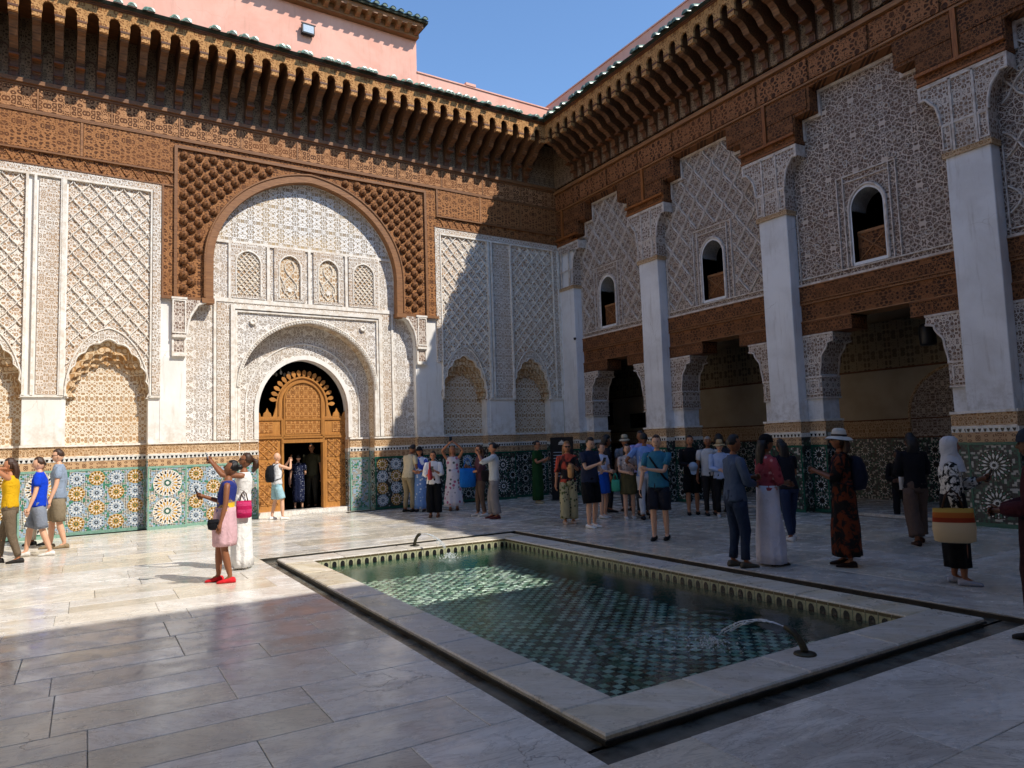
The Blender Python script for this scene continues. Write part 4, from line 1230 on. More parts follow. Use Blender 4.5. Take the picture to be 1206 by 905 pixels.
# ------------------------------------------------------------------ the two other sides of the court (behind and left of the camera)
def far_side(name, label, loc, rz, L):
    t = thing(name, label, 'wall', loc, rz)
    q = MB(); q.box(0, L, 0, .35, 1.69, 4.2); q.build('plaster_face', 'white', t)
    q = MB(); q.box(0, L, -.03, .3, 0, 1.69); q.build('tile_panel', 'mosaic', t)
    q = MB(); q.box(0, L, -.02, .3, 4.2, 8.05); q.build('carved_stucco_panel', 'stucco', t)
    q = MB(); q.box(0, L, -.05, .3, 8.05, 11.4); q.build('cedar_panel', 'wood', t)
    for i in range(int(L / 4.1) + 1):
        q = MB(); q.box(i * 4.1 + .05, i * 4.1 + .8, -.3, 0, 0, 8.05); q.build('pillar', 'white', t)
    q = MB(); q.box(0, L, -1.22, .3, 11.36, 11.53); q.build('eaves_board', 'beam_d', t)
    q = MB(); q.add([(0, -1.24, 11.54), (L, -1.24, 11.54), (L, 0, 11.9), (0, 0, 11.9)], [(0, 1, 2, 3)]); q.build('roof_slope', 'roof', t)
    q = MB(); q.box(0, L, 0, .35, 11.4, 12.4); q.build('parapet_wall', 'pink', t)
    return t
far_side('side_wall', 'carved courtyard wall with white pillars opposite the gallery, left of the portal wall', (-3.7, -2.0, 0), PI / 2, 20.6)
far_side('entrance_wall', 'carved courtyard wall with white pillars facing the portal across the pool', (13.15, -1.92, 0), PI, 16.9)

# ================================================================== FLOOR AND POOL
gr = MB(); gr.box(-60, 60, -60, 60, -1.4, -1.0); structure(gr.build('ground', 'mortar'))
PX0, PX1, PY0, PY1 = 2.37, 7.13, 3.07, 11.85            # outer edge of the gutter
CX0, CX1, CY0, CY1 = 2.56, 6.80, 3.33, 11.45            # coping outer
IX0, IX1, IY0, IY1 = 2.98, 6.36, 3.78, 10.93            # basin
fb = MB()
Z0 = -.012
def slab_region(x0, x1, y0, y1, along, wid, lens, out):
    """rows of slabs of uneven width and length"""
    if along == 'y':
        x = x0
        while x < x1 - .05:
            w = wid * random.uniform(.62, 1.35)
            if x1 - (x + w) < wid * .5: w = x1 - x
            y = y0 - random.uniform(0, 1.0)
            while y < y1:
                l = random.uniform(*lens)
                a, b = max(y, y0), min(y + l, y1)
                if y1 - b < .25: b = y1; l = b - y + .01
                if b - a > .05:
                    if w > wid * 1.05 and random.random() < .22 and b - a > .8:
                        c = x + w * random.uniform(.35, .65); out.append((x, c, a, b)); out.append((c, x + w, a, b))
                    else: out.append((x, x + w, a, b))
                y += l
            x += w
    else:
        tmp = []
        slab_region(y0, y1, x0, x1, 'y', wid, lens, tmp)
        out += [(c, d, a, b) for a, b, c, d in tmp]
random.seed(21)
sl = []
slab_region(-3.7, PX0, -2.0, 6.2, 'x', .64, (.6, 1.35), sl)
slab_region(-3.7, PX0, 6.2, 18.5, 'x', .66, (.9, 1.8), sl)
slab_region(PX1, 13.18, -2.0, 19.0, 'y', .80, (.9, 2.0), sl)
slab_region(PX0, PX1, PY1, 19.3, 'x', .62, (.9, 1.7), sl)
slab_region(PX0, PX1, -2.0, PY0, 'x', .62, (.7, 1.5), sl)
fl_ = MB()
for (a, b, c, d_) in ((-3.7, PX0, -2, 19.6), (PX1, 13.45, -2, 19.6), (PX0, PX1, PY1, 19.6), (PX0, PX1, -2, PY0)):
    fl_.box(a, b, c, d_, -.3, Z0)
floor = structure(fl_.build('floor', 'mortar'))
def slab_key(s):
    x, y = (s[0] + s[1]) / 2, (s[2] + s[3]) / 2
    az = math.degrees(math.atan2(x, y)) if y > .3 else 999
    return (0 if -12 < az < 74 and math.hypot(x, y) > 1.2 else 1, math.hypot(x, y))
sl.sort(key=slab_key)
rest = MB()
for i, (a, b, c, d_) in enumerate(sl):
    g = random.choice((.0012, .0016, .003)); h = random.uniform(-.0012, .0012)
    mb = MB() if i < 292 else rest
    bz = .004
    ja, jb, jc, jd = [random.uniform(-.004, .004) if i < 292 else 0 for _ in range(4)]
    x0, x1, y0, y1 = a + g, b - g, c + g, d_ - g
    if random.random() < .0: pass
    mb.add([(x0, y0, Z0), (x1, y0, Z0), (x1, y1, Z0), (x0, y1, Z0), (x0, y0, h - .004), (x1, y0, h - .004), (x1, y1, h - .004), (x0, y1, h - .004),
            (x0 + bz, y0 + bz, h), (x1 - bz, y0 + bz, h), (x1 - bz, y1 - bz, h), (x0 + bz, y1 - bz, h)],
           [(0, 1, 5, 4), (1, 2, 6, 5), (2, 3, 7, 6), (3, 0, 4, 7), (4, 5, 9, 8), (5, 6, 10, 9), (6, 7, 11, 10), (7, 4, 8, 11), (8, 9, 10, 11)])
    if i < 292:
        o = mb.build('paving_slab', 'slab' if b < 3.0 or random.random() < .25 or (c > 12 and b < 7.5) else 'slab_shade', floor)  # shade-toned copy goes mostly to the shaded side of the court
if rest.v: stuff(rest.build('paving_slabs_far', 'slab', floor))
pool = thing('pool', 'long rectangular pool with marble coping and green chequered tiles in the court', 'pool')
gt = MB()
for (a, b, c, d_) in ((PX0, PX1, PY0, CY0 + .03), (PX0, PX1, CY1 - .03, PY1), (PX0, CX0 + .03, CY0, CY1), (CX1 - .03, PX1, CY0, CY1)):
    gt.box(a, b, c, d_, -.3, -.055)
gt.build('gutter', 'gutter', pool)
gs = MB()
def ring_boxes(mb, x0, x1, y0, y1, x2, x3, y2, y3, z0, z1):
    mb.box(x0, x1, y0, y2, z0, z1); mb.box(x0, x1, y3, y1, z0, z1); mb.box(x0, x2, y2, y3, z0, z1); mb.box(x3, x1, y2, y3, z0, z1)
ring_boxes(gs, CX0 + .012, CX1 - .012, CY0 + .012, CY1 - .012, CX0 + .06, CX1 - .06, CY0 + .06, CY1 - .06, -.3, -.03)
ring_boxes(gs, CX0 - .010, CX1 + .010, CY0 - .010, CY1 + .010, CX0 + .05, CX1 - .05, CY0 + .05, CY1 - .05, -.03, -.012)
ring_boxes(gs, PX0 - .0, PX1, PY0, PY1, PX0 + .012, PX1 - .012, PY0 + .012, PY1 - .012, -.06, -.015)
gs.build('gutter_kerb', 'gutterside', pool)
# coping slabs
def cop(x0, x1, y0, y1):
    g = .004; b = .012
    x0 += g; x1 -= g; y0 += g; y1 -= g; zt = .02
    mb = MB()
    mb.add([(x0, y0, -.02), (x1, y0, -.02), (x1, y1, -.02), (x0, y1, -.02), (x0, y0, zt - b), (x1, y0, zt - b), (x1, y1, zt - b), (x0, y1, zt - b),
            (x0 + b, y0 + b, zt), (x1 - b, y0 + b, zt), (x1 - b, y1 - b, zt), (x0 + b, y1 - b, zt)],
           [(0, 3, 2, 1), (0, 1, 5, 4), (1, 2, 6, 5), (2, 3, 7, 6), (3, 0, 4, 7), (4, 5, 9, 8), (5, 6, 10, 9), (6, 7, 11, 10), (7, 4, 8, 11), (8, 9, 10, 11)])
    mb.build('coping_slab', 'coping', pool)
for (x0, x1) in ((CX0, IX0), (IX1, CX1)):
    y = CY0 + (.45 if 1 else 0)
    ys = [IY0]
    while ys[-1] < IY1 - .9: ys.append(ys[-1] + random.uniform(.75, 1.25))
    ys = ys[:-1] + [IY1] if IY1 - ys[-1] < .5 else ys + [IY1]
    for a, b in zip(ys, ys[1:]): cop(x0, x1, a, b)
for (y0, y1) in ((CY0, IY0), (IY1, CY1)):
    xs = [CX0]
    while xs[-1] < CX1 - .9: xs.append(xs[-1] + random.uniform(.7, 1.2))
    xs = xs[:-1] + [CX1] if CX1 - xs[-1] < .5 else xs + [CX1]
    for a, b in zip(xs, xs[1:]): cop(a, b, y0, y1)
# basin
PZ = -.42; WZ = -.10
bs = MB()
ring_boxes(bs, CX0 + .06, CX1 - .06, CY0 + .06, CY1 - .06, IX0, IX1, IY0, IY1, PZ - .1, -.022)
bs.box(IX0 - .01, IX1 + .01, IY0 - .01, IY1 + .01, PZ - .1, PZ)
bs.build('basin', 'zgd', pool)
# border tiles: pale tile with a dark pointed tongue
M_['zbt'] = z_mat('border_pale', '#a9a886'); M_['zold'] = z_mat('old_edge', '#5d5136')
bt = MB()
w = .062
bt.add([(-w, -.006, -.125), (w, -.006, -.125), (w, -.006, -.0), (-w, -.006, -.0)], [(0, 1, 2, 3)], 0)
bt.add([(-.033, -.01, -.125), (.033, -.01, -.125), (.033, -.01, -.075), (.022, -.01, -.050), (0, -.01, -.040), (-.022, -.01, -.050), (-.033, -.01, -.075)], [(0, 1, 2, 3, 4, 5, 6)], 1)
bt.add([(-w, -.009, -.028), (w, -.009, -.028), (w, -.009, -.0), (-w, -.009, -.0)], [(0, 1, 2, 3)], 2)
BT = bt.mesh('border_tile', ['zbt', 'zk', 'zold'])
nx = int((IX1 - IX0) / .128); ny = int((IY1 - IY0) / .128)
for i in range(nx):
    x = IX0 + (i + .5) * (IX1 - IX0) / nx
    link('border_tile', BT, pool, (x, IY1, .004)); link('border_tile', BT, pool, (x, IY0, .004), rot=(0, 0, PI))
for i in range(ny):
    y = IY0 + (i + .5) * (IY1 - IY0) / ny
    link('border_tile', BT, pool, (IX1, y, .004), rot=(0, 0, -PI / 2)); link('border_tile', BT, pool, (IX0, y, .004), rot=(0, 0, PI / 2))
for k, hx in dict(pt1='#a8c3a4', pt2='#17382f', pt3='#466f55', pt4='#dbe4c8', pt5='#122a25', pt6='#8fb0a0').items():
    M_[k] = z_mat('pool_tile_' + k, hx)
tm_ = {}
T = .09
for k in ('pt1', 'pt2', 'pt3', 'pt4', 'pt5', 'pt6'):
    q = MB(); h = T / 2 - .004
    q.add([(-h, -h, 0), (h, -h, 0), (h, h, 0), (-h, h, 0), (-h * .9, -h * .9, .006), (h * .9, -h * .9, .006), (h * .9, h * .9, .006), (-h * .9, h * .9, .006)],
          [(4, 5, 6, 7), (0, 1, 5, 4), (1, 2, 6, 5), (2, 3, 7, 6), (3, 0, 4, 7)])
    tm_[k] = q
cells = []
nx = int((IX1 - IX0) / T); ny = int((IY1 - IY0) / T)
for i in range(nx):
    for j in range(ny):
        x = IX0 + (i + .5) * (IX1 - IX0) / nx; y = IY0 + (j + .5) * (IY1 - IY0) / ny
        if (i + j) % 2: k = random.choice(['pt2', 'pt2', 'pt5', 'pt2', 'pt3'])
        else: k = random.choice(['pt1', 'pt1', 'pt4', 'pt6', 'pt4', 'pt3'])
        cells.append((x * x + y * y, x, y, k))
cells.sort()
tmesh = {k: q.mesh('floor_tile_' + k, k) for k, q in tm_.items()}
keys = list(tm_)
rest = MB()
for n_, (d_, x, y, k) in enumerate(cells):
    if n_ < 298: link('floor_tile', tmesh[k], pool, (x + random.uniform(-.006, .006), y + random.uniform(-.006, .006), PZ), rot=(random.uniform(-.05, .05), random.uniform(-.05, .05), random.uniform(-.16, .16)))
    else:
        q = tm_[k]; ra = random.uniform(-.14, .14); ca, sa = cos(ra), sin(ra); x += random.uniform(-.005, .005); y += random.uniform(-.005, .005); rest.add([(a * ca - b * sa + x, a * sa + b * ca + y, c + PZ) for a, b, c in q.v], q.f, keys.index(k))
stuff(rest.build('floor_tiles_far', keys, pool))
# water
m = NT('pool_water')
tr = m.n('BsdfTransparent'); tr.inputs[0].default_value = (.86, .95, .91, 1)
gl = m.n('BsdfGlossy'); gl.inputs['Roughness'].default_value = .03; gl.inputs['Color'].default_value = (1, 1, 1, 1)
fr_ = m.n('Fresnel'); fr_.inputs[0].default_value = 1.33
p = m.n('NewGeometry').outputs['Position']
dA = m.vmath('DISTANCE', p, (4.55, 4.75, WZ))
dnode = m.t.nodes[-1]; dA = dnode.outputs['Value']
n1 = m.noise(p, 7, 4, .6, .8); n2 = m.noise(p, 20, 3, .6, .5)
ripple = m.math('MULTIPLY', m.math('SINE', m.math('MULTIPLY', dA, 30)), m.ramp(dA, .2, 1.5, .8, 0))
hgt = m.math('ADD', m.math('ADD', n1, m.math('MULTIPLY', n2, .4)), ripple)
bp = m.n('Bump'); bp.inputs['Strength'].default_value = .35; bp.inputs['Distance'].default_value = .012
m.set(bp.inputs['Height'], hgt)
m.t.links.new(bp.outputs[0], gl.inputs['Normal']); m.t.links.new(bp.outputs[0], fr_.inputs['Normal'])
foam = m.math('MULTIPLY', m.ramp(dA, .0, .95, 1.0, 0), m.ramp(m.noise(p, 13, 6, .75, 1.5), .46, .66))
mx = m.n('MixShader'); m.set(mx.inputs[0], m.math('MULTIPLY', fr_.outputs[0], 1.15, clamp=True)); m.t.links.new(tr.outputs[0], mx.inputs[1]); m.t.links.new(gl.outputs[0], mx.inputs[2])
df = m.n('BsdfDiffuse'); df.inputs[0].default_value = (.62, .74, .72, 1)
milky = m.math('ADD', m.math('MULTIPLY', foam, .6), .0)
mx2 = m.n('MixShader'); m.set(mx2.inputs[0], milky); m.t.links.new(mx.outputs[0], mx2.inputs[1]); m.t.links.new(df.outputs[0], mx2.inputs[2])
m.t.links.new(mx2.outputs[0], m.t.nodes['Material Output'].inputs[0])
M_['water'] = m.m
q = MB(); q.add([(IX0, IY0, WZ), (IX1, IY0, WZ), (IX1, IY1, WZ), (IX0, IY1, WZ)], [(0, 1, 2, 3)])
wat = structure(q.build('water', 'water'))
# fountain spouts and jets
m = NT('spray'); m.b.inputs['Alpha'].default_value = .55; M_['spray'] = m.fin((.85, .9, .92, 1), .08, .8)
def spout(name, x, y, dx, dy, h, label, jet_l, jet_label):
    t = thing(name, label, 'fountain spout', (x, y, .02), 0, 'bronze water spouts on the pool coping')
    q = MB(); q.lathe([(0, 0), (.085, 0), (.08, .012), (.05, .02), (0, .022)], n=14); q.build('spout_base', 'bronze', t, True)
    pts = []; rad = []
    for i in range(9):
        a = i / 8
        pts.append((dx * (.16 * a ** 1.6), dy * (.16 * a ** 1.6), .01 + h * sin(a * 1.35)))
        rad.append(.030 - .010 * a + (.006 if i in (6, 7) else 0))
    q = MB(); q.tube(pts, .03, 8, rad=rad); q.build('spout_neck', 'bronze', t, True)
    j = MB(); random.seed(int(x * 100 + y))
    sx, sy, sz = pts[-1][0] + x, pts[-1][1] + y, pts[-1][2] + .02
    for s_ in range(64):
        va = random.uniform(.88, 1.06); off = random.uniform(-.05, .05)
        pp = []
        a0 = 0 if s_ < 5 else random.uniform(.1, .8)
        a1 = .75 if s_ < 5 else a0 + random.uniform(.015, .06)
        for i in range(9 if s_ < 5 else 3):
            a = a0 + (a1 - a0) * i / (8 if s_ < 5 else 2)
            L = jet_l * va
            top = .045 * va
            zz = sz + 4 * top * a * (1 - a) - (sz - WZ) * a * a
            wob = .012 * sin(a * 30 + s_)
            pp.append((sx + dx * L * a + dy * (off * a + wob), sy + dy * L * a + dx * (off * a + wob), zz))
        j.tube(pp, .003 if s_ < 5 else random.uniform(.003, .0065), 4)
    ex, ey = sx + dx * jet_l * .95, sy + dy * jet_l * .95
    for s_ in range(150):
        a = random.uniform(0, 2 * PI); r_ = abs(random.gauss(0, .11)); hh = max(0, .09 - r_ * .3) * random.random()
        px, py = ex + r_ * cos(a), ey + r_ * sin(a) * 1.3; q_ = random.uniform(.004, .011)
        j.lathe([(0, WZ + hh - q_), (q_, WZ + hh), (0, WZ + hh + q_)], px, py, 5)
    jo = j.build('water_jet', 'spray', None, True)
    stuff(jo); tag(jo, jet_label, 'water jet', 'thin water jets arching into the pool')
spout('water_spout', 4.70, 3.60, -.10, .99, .17, 'near bronze spout standing on the front coping of the pool', .75, 'near jet of water arching from the front spout into the shaded pool')
spout('water_spout', 4.76, 11.2, .25, -.97, .20, 'far bronze spout standing on the sunlit back coping of the pool', .8, 'far thin jet of water falling into the sunlit end of the pool')

# ================================================================== PEOPLE
def cloth(name, hexc, kind=None, c2='#ffffff', c3=None, scale=18, rough=.85):
    m = NT(name)
    c = lin(hexc)
    o = m.obj()
    if kind == 'floral':
        v = m.voro(o, scale, 'F1', 1, 'Color'); d = m.voro(o, scale, 'F1', 1)
        r, g, b = m.sep(v)
        cc = m.mix(m.math('MULTIPLY', m.ramp(d, .25, .45, 1, 0), m.ramp(r, .45, .5)), c, lin(c2))
        if c3: cc = m.mix(m.math('MULTIPLY', m.ramp(d, .3, .5, 1, 0), m.ramp(g, .62, .66)), cc, lin(c3))
    elif kind == 'dots':
        d = m.voro(o, scale, 'F1', .5); cc = m.mix(m.ramp(d, .16, .2, 1, 0), c, lin(c2))
    elif kind == 'blotch':
        n = m.noise(o, scale, 3, .6, 1); cc = m.mix(m.ramp(n, .48, .56), c, lin(c2))
        if c3: cc = m.mix(m.ramp(m.noise(o, scale * .7, 3, .6, .5), .56, .62), cc, lin(c3))
    elif kind == 'stripeh':
        x, y, z = m.sep(o); s = m.math('SINE', m.math('MULTIPLY', z, scale)); cc = m.mix(m.ramp(s, -.1, .1), c, lin(c2))
    else:
        cc = c
    n = m.noise(o, 6, 5, .6)
    cc = m.mix(m.ramp(n, .35, .7, 0, .3), cc, tuple(v * .6 for v in c[:3]) + (1,)) if not kind else cc
    wr = m.noise(o, 9, 3, .5, 1.5)
    m.bump(wr, .7, .03)
    return m.fin(cc, rough, .2)
_cl = {}
def CL(hexc, kind=None, c2='#ffffff', c3=None, scale=18, rough=.85):
    k = (hexc, kind, c2, c3, scale)
    if k not in _cl: _cl[k] = cloth('cloth_%d' % len(_cl), hexc, kind, c2, c3, scale, rough)
    return _cl[k]
def skinm(name, hexc):
    m = NT(name)
    n = m.noise(m.obj(), 12, 4)
    c = lin(hexc)
    return m.fin(m.mix(m.ramp(n, .3, .7, 0, .35), c, (c[0] * .8, c[1] * .68, c[2] * .62, 1)), .5, .4)
SK = dict(fair=skinm('skin_fair', '#d9a98a'), tan=skinm('skin_tan', '#b97f5c'), brown=skinm('skin_brown', '#8c5a3c'), dark=skinm('skin_dark', '#5e3c29'))
def hairm(name, hexc):
    m = NT(name)
    x, y, z = m.sep(m.obj())
    n = m.noise(m.comb(m.math('MULTIPLY', x, 60), m.math('MULTIPLY', y, 60), m.math('MULTIPLY', z, 9)), 1.2, 4, .6)
    m.bump(n, .8, .01)
    c = lin(hexc)
    return m.fin(m.mix(n, tuple(v * .5 for v in c[:3]) + (1,), tuple(min(1, v * 1.5) for v in c[:3]) + (1,)), .45, .4)
HR = dict(black=hairm('hair_black', '#171312'), brown=hairm('hair_brown', '#3d2618'), light=hairm('hair_light_brown', '#8a6138'), grey=hairm('hair_grey', '#9a9690'))
M_['eye'] = plain('eye_dark', (.02, .015, .012, 1), .2); M_['lip'] = plain('lip', lin('#9c4f45'), .5)
M_['phone'] = plain('phone_shell', (.015, .015, .018, 1), .15, spec=.6)
M_['lens'] = plain('sunglass_lens', (.01, .01, .01, 1), .1, spec=.7)

def skin_build(nodes, edges, roots, sub=1):
    me = bpy.data.meshes.new('tmp_skin')
    me.from_pydata([n[0] for n in nodes], edges, [])
    ob = bpy.data.objects.new('tmp_skin', me)
    col.objects.link(ob)
    sm = ob.modifiers.new('s', 'SKIN')
    sm.use_smooth_shade = True
    sm.branch_smoothing = .6
    if not me.skin_vertices:
        return None
    lay = me.skin_vertices[0].data
    for i, n in enumerate(nodes):
        r = n[1]; lay[i].radius = (r, r) if not isinstance(r, tuple) else r
        lay[i].use_root = i in roots
    if sub:
        s2 = ob.modifiers.new('d', 'SUBSURF'); s2.levels = sub; s2.render_levels = sub
    dg = bpy.context.evaluated_depsgraph_get()
    ev = ob.evaluated_get(dg)
    em = ev.to_mesh()
    vs = [tuple(v.co) for v in em.vertices]
    fs = [tuple(p.vertices) for p in em.polygons]
    ev.to_mesh_clear()
    bpy.data.objects.remove(ob); bpy.data.meshes.remove(me)
    return vs, fs

from mathutils import noise as mno
def wrinkle(mb, amp, fr, seed, stretch=(1, 1, .45)):
    o = Vector((seed * 3.7, seed * 1.3, seed))
    for i, v in enumerate(mb.v):
        p = Vector((v[0] * fr * stretch[0], v[1] * fr * stretch[1], v[2] * fr * stretch[2])) + o
        n = mno.noise_vector(p)
        mb.v[i] = (v[0] + n.x * amp, v[1] + n.y * amp, v[2] + n.z * amp * .4)
def ik(a, t, l1, l2, pole):
    a = Vector(a); t = Vector(t); pole = Vector(pole)
    d = t - a; L = min(d.length, (l1 + l2) * .995)
    dn = d.normalized()
    t = a + dn * L
    x = (l1 * l1 - l2 * l2 + L * L) / (2 * L)
    hh = math.sqrt(max(0, l1 * l1 - x * x))
    p = (pole - dn * pole.dot(dn)).normalized()
    return a + dn * x + p * hh, t

ARMS = {   # wrist target (x outward, y forward, z) as fractions of height from the middle, and elbow pole
    'down': ((.155, .02, .47), (.3, -1, 0)),
    'slight': ((.16, .07, .50), (.4, -1, 0)),
    'chest': ((.045, .17, .70), (.5, -.3, -1)),
    'belly': ((.03, .15, .62), (.7, -.5, -.8)),
    'face': ((.04, .20, .86), (.7, .1, -1)),
    'overhead': ((.06, .12, 1.03), (1, .2, -.2)),
    'upfront': ((.05, .26, .92), (.6, 0, -1)),
    'cross': ((-.06, .12, .675), (.9, -.3, -.5)),
    'hip': ((.12, .05, .60), (1, -.4, 0)),
    'bag': ((.17, .03, .52), (.5, -1, 0)),
    'elbowup': ((.05, .05, .90), (1, .5, .2)),
    'back': ((.06, -.10, .58), (1, -.6, -.2)),
}
def person(label, loc, face, h=1.7, skin='fair', hair=('short', 'brown'), top=('tee', '#ffffff'), bottom=('trousers', '#333333'), arms=('down', 'down'),
           stride=0.0, lean=0.0, head=(0, 0), fat=1.0, shoes='#222222', extras=(), group=None, female=False, neck=None, stance=.055):
    root = thing('person', label, 'person', loc, -R(face), group)
    hu = h
    def up(p):
        x, y, z = p
        t = max(0, z - .52 * hu)
        return (x, y + lean * t, z - .15 * abs(lean) * t)
    sw = .098 if female else .110
    # ---- legs
    legs = []
    for sg in (-1, 1):
        hip = Vector((sg * .048 * hu * fat, 0, .50 * hu))
        ank = Vector((sg * stance * hu, sg * stride * .5 * hu, .045 * hu))
        kn, an = ik(hip, ank, max(.2285 * hu, (ank - hip).length * .502), max(.2285 * hu, (ank - hip).length * .502), (sg * .12, 1, 0))
        legs.append((hip, kn, an))
    arm = []
    for sg, nm in ((-1, arms[0]), (1, arms[1])):
        (tx, ty, tz), pole = ARMS[nm]
        S = Vector(up((sg * sw * hu, 0, .805 * hu)))
        Tt = Vector(up((sg * tx * hu, ty * hu, tz * hu))) if tz > .55 else Vector((sg * tx * hu, ty * hu, tz * hu))
        el, wr = ik(S, Tt, .168 * hu, .148 * hu, (sg * pole[0], pole[1], pole[2]))
        arm.append((S, el, wr))
    nodes = []; edges = []
    def nd(p, r): nodes.append((tuple(p), r)); return len(nodes) - 1
    pelv = nd((0, 0, .525 * hu), .068 * hu * fat)
    bel = nd(up((0, 0, .60 * hu)), .066 * hu * fat); che = nd(up((0, 0, .70 * hu)), .072 * hu); uc = nd(up((0, 0, .785 * hu)), .052 * hu)
    nk = nd(up((0, .0, .845 * hu)), .030 * hu); nk2 = nd(up((0, .008 * hu, .885 * hu)), .030 * hu)
    edges += [(pelv, bel), (bel, che), (che, uc), (uc, nk), (nk, nk2)]
    for hip, kn, an in legs:
        a = nd(hip, .052 * hu * fat); b = nd(hip.lerp(kn, .5), .044 * hu * fat); c = nd(kn, .031 * hu); d = nd(kn.lerp(an, .35), .033 * hu); e = nd(an, .020 * hu); f = nd(an + Vector((0, .05 * hu, -.025 * hu)), .016 * hu)
        edges += [(pelv, a), (a, b), (b, c), (c, d), (d, e), (e, f)]
    for S, el, wr in arm:
        a = nd(S, .027 * hu); b = nd(S.lerp(el, .5), .025 * hu); c = nd(el, .022 * hu); d = nd(el.lerp(wr, .4), .0215 * hu); e = nd(wr, .014 * hu)
        dirv = (wr - el).normalized(); f = nd(wr + dirv * .035 * hu, .019 * hu); g = nd(wr + dirv * .055 * hu, .016 * hu)
        edges += [(uc, a), (a, b), (b, c), (c, d), (d, e), (e, f), (f, g)]
    res = skin_build(nodes, edges, {pelv})
    mb = MB(); mb.add(res[0], res[1], 0)
    # fingers
    for si, (S, el, wr) in enumerate(arm):
        sg = -1 if si == 0 else 1
        dv = (wr - el).normalized(); out = Vector((sg, 0, 0)); out = (out - dv * out.dot(dv)).normalized()
        fwd = dv.cross(out).normalized()
        if fwd.y < 0: fwd = -fwd
        inn = -out
        base = wr + dv * .052 * hu
        for k in range(4):
            o_ = fwd * ((k - 1.5) * .0105 * hu)
            ln = (.036, .044, .047, .042)[3 - k] * hu * .9
            p0 = base + o_ - dv * .006 * hu; p1 = p0 + dv * ln * .5 + inn * .003 * hu; p2 = p1 + dv * ln * .42 + inn * .012 * hu; p3 = p2 + (dv * .4 + inn).normalized() * ln * .3
            mb.tube([p0, p1, p2, p3], .005 * hu, 5, rad=[.0055 * hu, .0053 * hu, .0048 * hu, .0035 * hu])
        p0 = wr + dv * .02 * hu + fwd * .012 * hu; p1 = p0 + (dv + fwd * .9).normalized() * .022 * hu; p2 = p1 + (dv * 1.2 + inn * .5 + fwd * .2).normalized() * .018 * hu
        mb.tube([p0, p1, p2], .006 * hu, 5, rad=[.0075 * hu, .0062 * hu, .0045 * hu])
    # head
    hc = Vector(up((0, .012 * hu, .932 * hu)))
    Rh = Matrix.Rotation(-R(head[0]), 3, 'Z') @ Matrix.Rotation(R(head[1]), 3, 'X')
    pivot = Vector(up((0, 0, .875 * hu)))
    def hp(x, y, z): return pivot + Rh @ (hc + Vector((x * hu, y * hu, z * hu)) - pivot)
    def headpt(th, ph, k=1.0):
        x, y, z = sin(th) * cos(ph), sin(th) * sin(ph), cos(th)     # y forward
        rx, ry, rz = .0425, .052, .066
        if z < 0: rx *= 1 - .30 * z * z; ry = ry * (1 - .12 * z * z); 
        yy = y * ry + (-.006 * z if z < 0 else 0)
        return hp(x * rx * k, yy * k, z * rz * k)
    rings = []
    for i in range(13):
        th = PI * (i + .001) / 12.002
        rings.append([headpt(th, 2 * PI * k / 16) for k in range(16)])
    mb.rings(rings, 0, False)
    # nose, eyes, mouth, ears
    mb.add([hp(-.008, .045, -.018), hp(.008, .045, -.018), hp(0, .064, -.016), hp(0, .050, .012), hp(0, .048, -.024)], [(0, 2, 3), (2, 1, 3), (0, 4, 2), (4, 1, 2)], 0)
    def blob(c, rx, ry, rz, mi, n=6):
        rg = []
        for i in range(5):
            th = PI * (i + .01) / 4.02
            rg.append([hp(c[0] + rx * sin(th) * cos(2 * PI * k / n), c[1] + ry * sin(th) * sin(2 * PI * k / n), c[2] + rz * cos(th)) for k in range(n)])
        mb.rings(rg, mi, False)
    for sg in (-1, 1):
        blob((sg * .0165, .0465, .002), .0065, .004, .0035, 1)
        blob((sg * .0165, .0478, .011), .009, .003, .0018, 3)
        blob((sg * .0425, -.002, -.006), .005, .009, .015, 0)
    blob((0, .0455, -.034), .0125, .004, .0035, 2)
    body = mb.build('body', [SK[skin], 'eye', 'lip', HR['black']], root, True)
    # ---- hair
    hs, hcol = hair[0], hair[1]
    HM = HR.get(hcol) or CL(hcol)
    if hs != 'none':
        mb = MB(); rings = []
        for i in range(13):
            th = PI * (i + .001) / 12.002
            row = []
            for k in range(20):
                ph = 2 * PI * k / 20
                y = sin(th) * sin(ph); z = cos(th)
                kk = 1.13 + .02 * sin(ph * 7 + i)
                if hs == 'afro': kk = 1.45 + .05 * sin(ph * 5 + i * 2)
                line = .30 + (.25 if hs == 'short' else 0)
                if (y > .15 and z < .52) or (z < -.25 and (hs in ('short', 'bun', 'pony') or y > -.1)) or (z < -.6): kk = .86
                elif y > -.25 and z < .1 and hs == 'short': kk = .9
                p = headpt(th, ph, kk); row.append(p)
            rings.append(row)
        mb.rings(rings, 0, False)
        if hs == 'long':
            L = hair[2] if len(hair) > 2 else .17
            rr_ = []
            for i in range(7):
                t = i / 6
                z = .03 - t * (L + .03); yb_ = -.030 - .022 * sin(t * PI) - .012 * t
                w_ = .046 + .010 * t
                cpt = [hp(w_ * cos(a) * (1 + .05 * sin(a * 6 + i)), yb_ + (.030 - .006 * t) * sin(a), z) for a in [2 * PI * k / 16 for k in range(16)]]
                rr_.append(cpt)
            mb.rings(rr_, 0)
        if hs == 'pony':
            mb.tube([hp(0, -.05, .03), hp(0, -.08, .02), hp(0, -.095, -.03), hp(0, -.085, -.08)], .02, 8, rad=[.012 * hu, .026 * hu, .028 * hu, .008 * hu])
        if hs == 'bun':
            rg = []
            for i in range(7):
                th = PI * (i + .01) / 6.02
                rg.append([hp(.024 * sin(th) * cos(2 * PI * k / 8), -.058 + .024 * sin(th) * sin(2 * PI * k / 8), .035 + .024 * cos(th)) for k in range(8)])
            mb.rings(rg, 0, False)
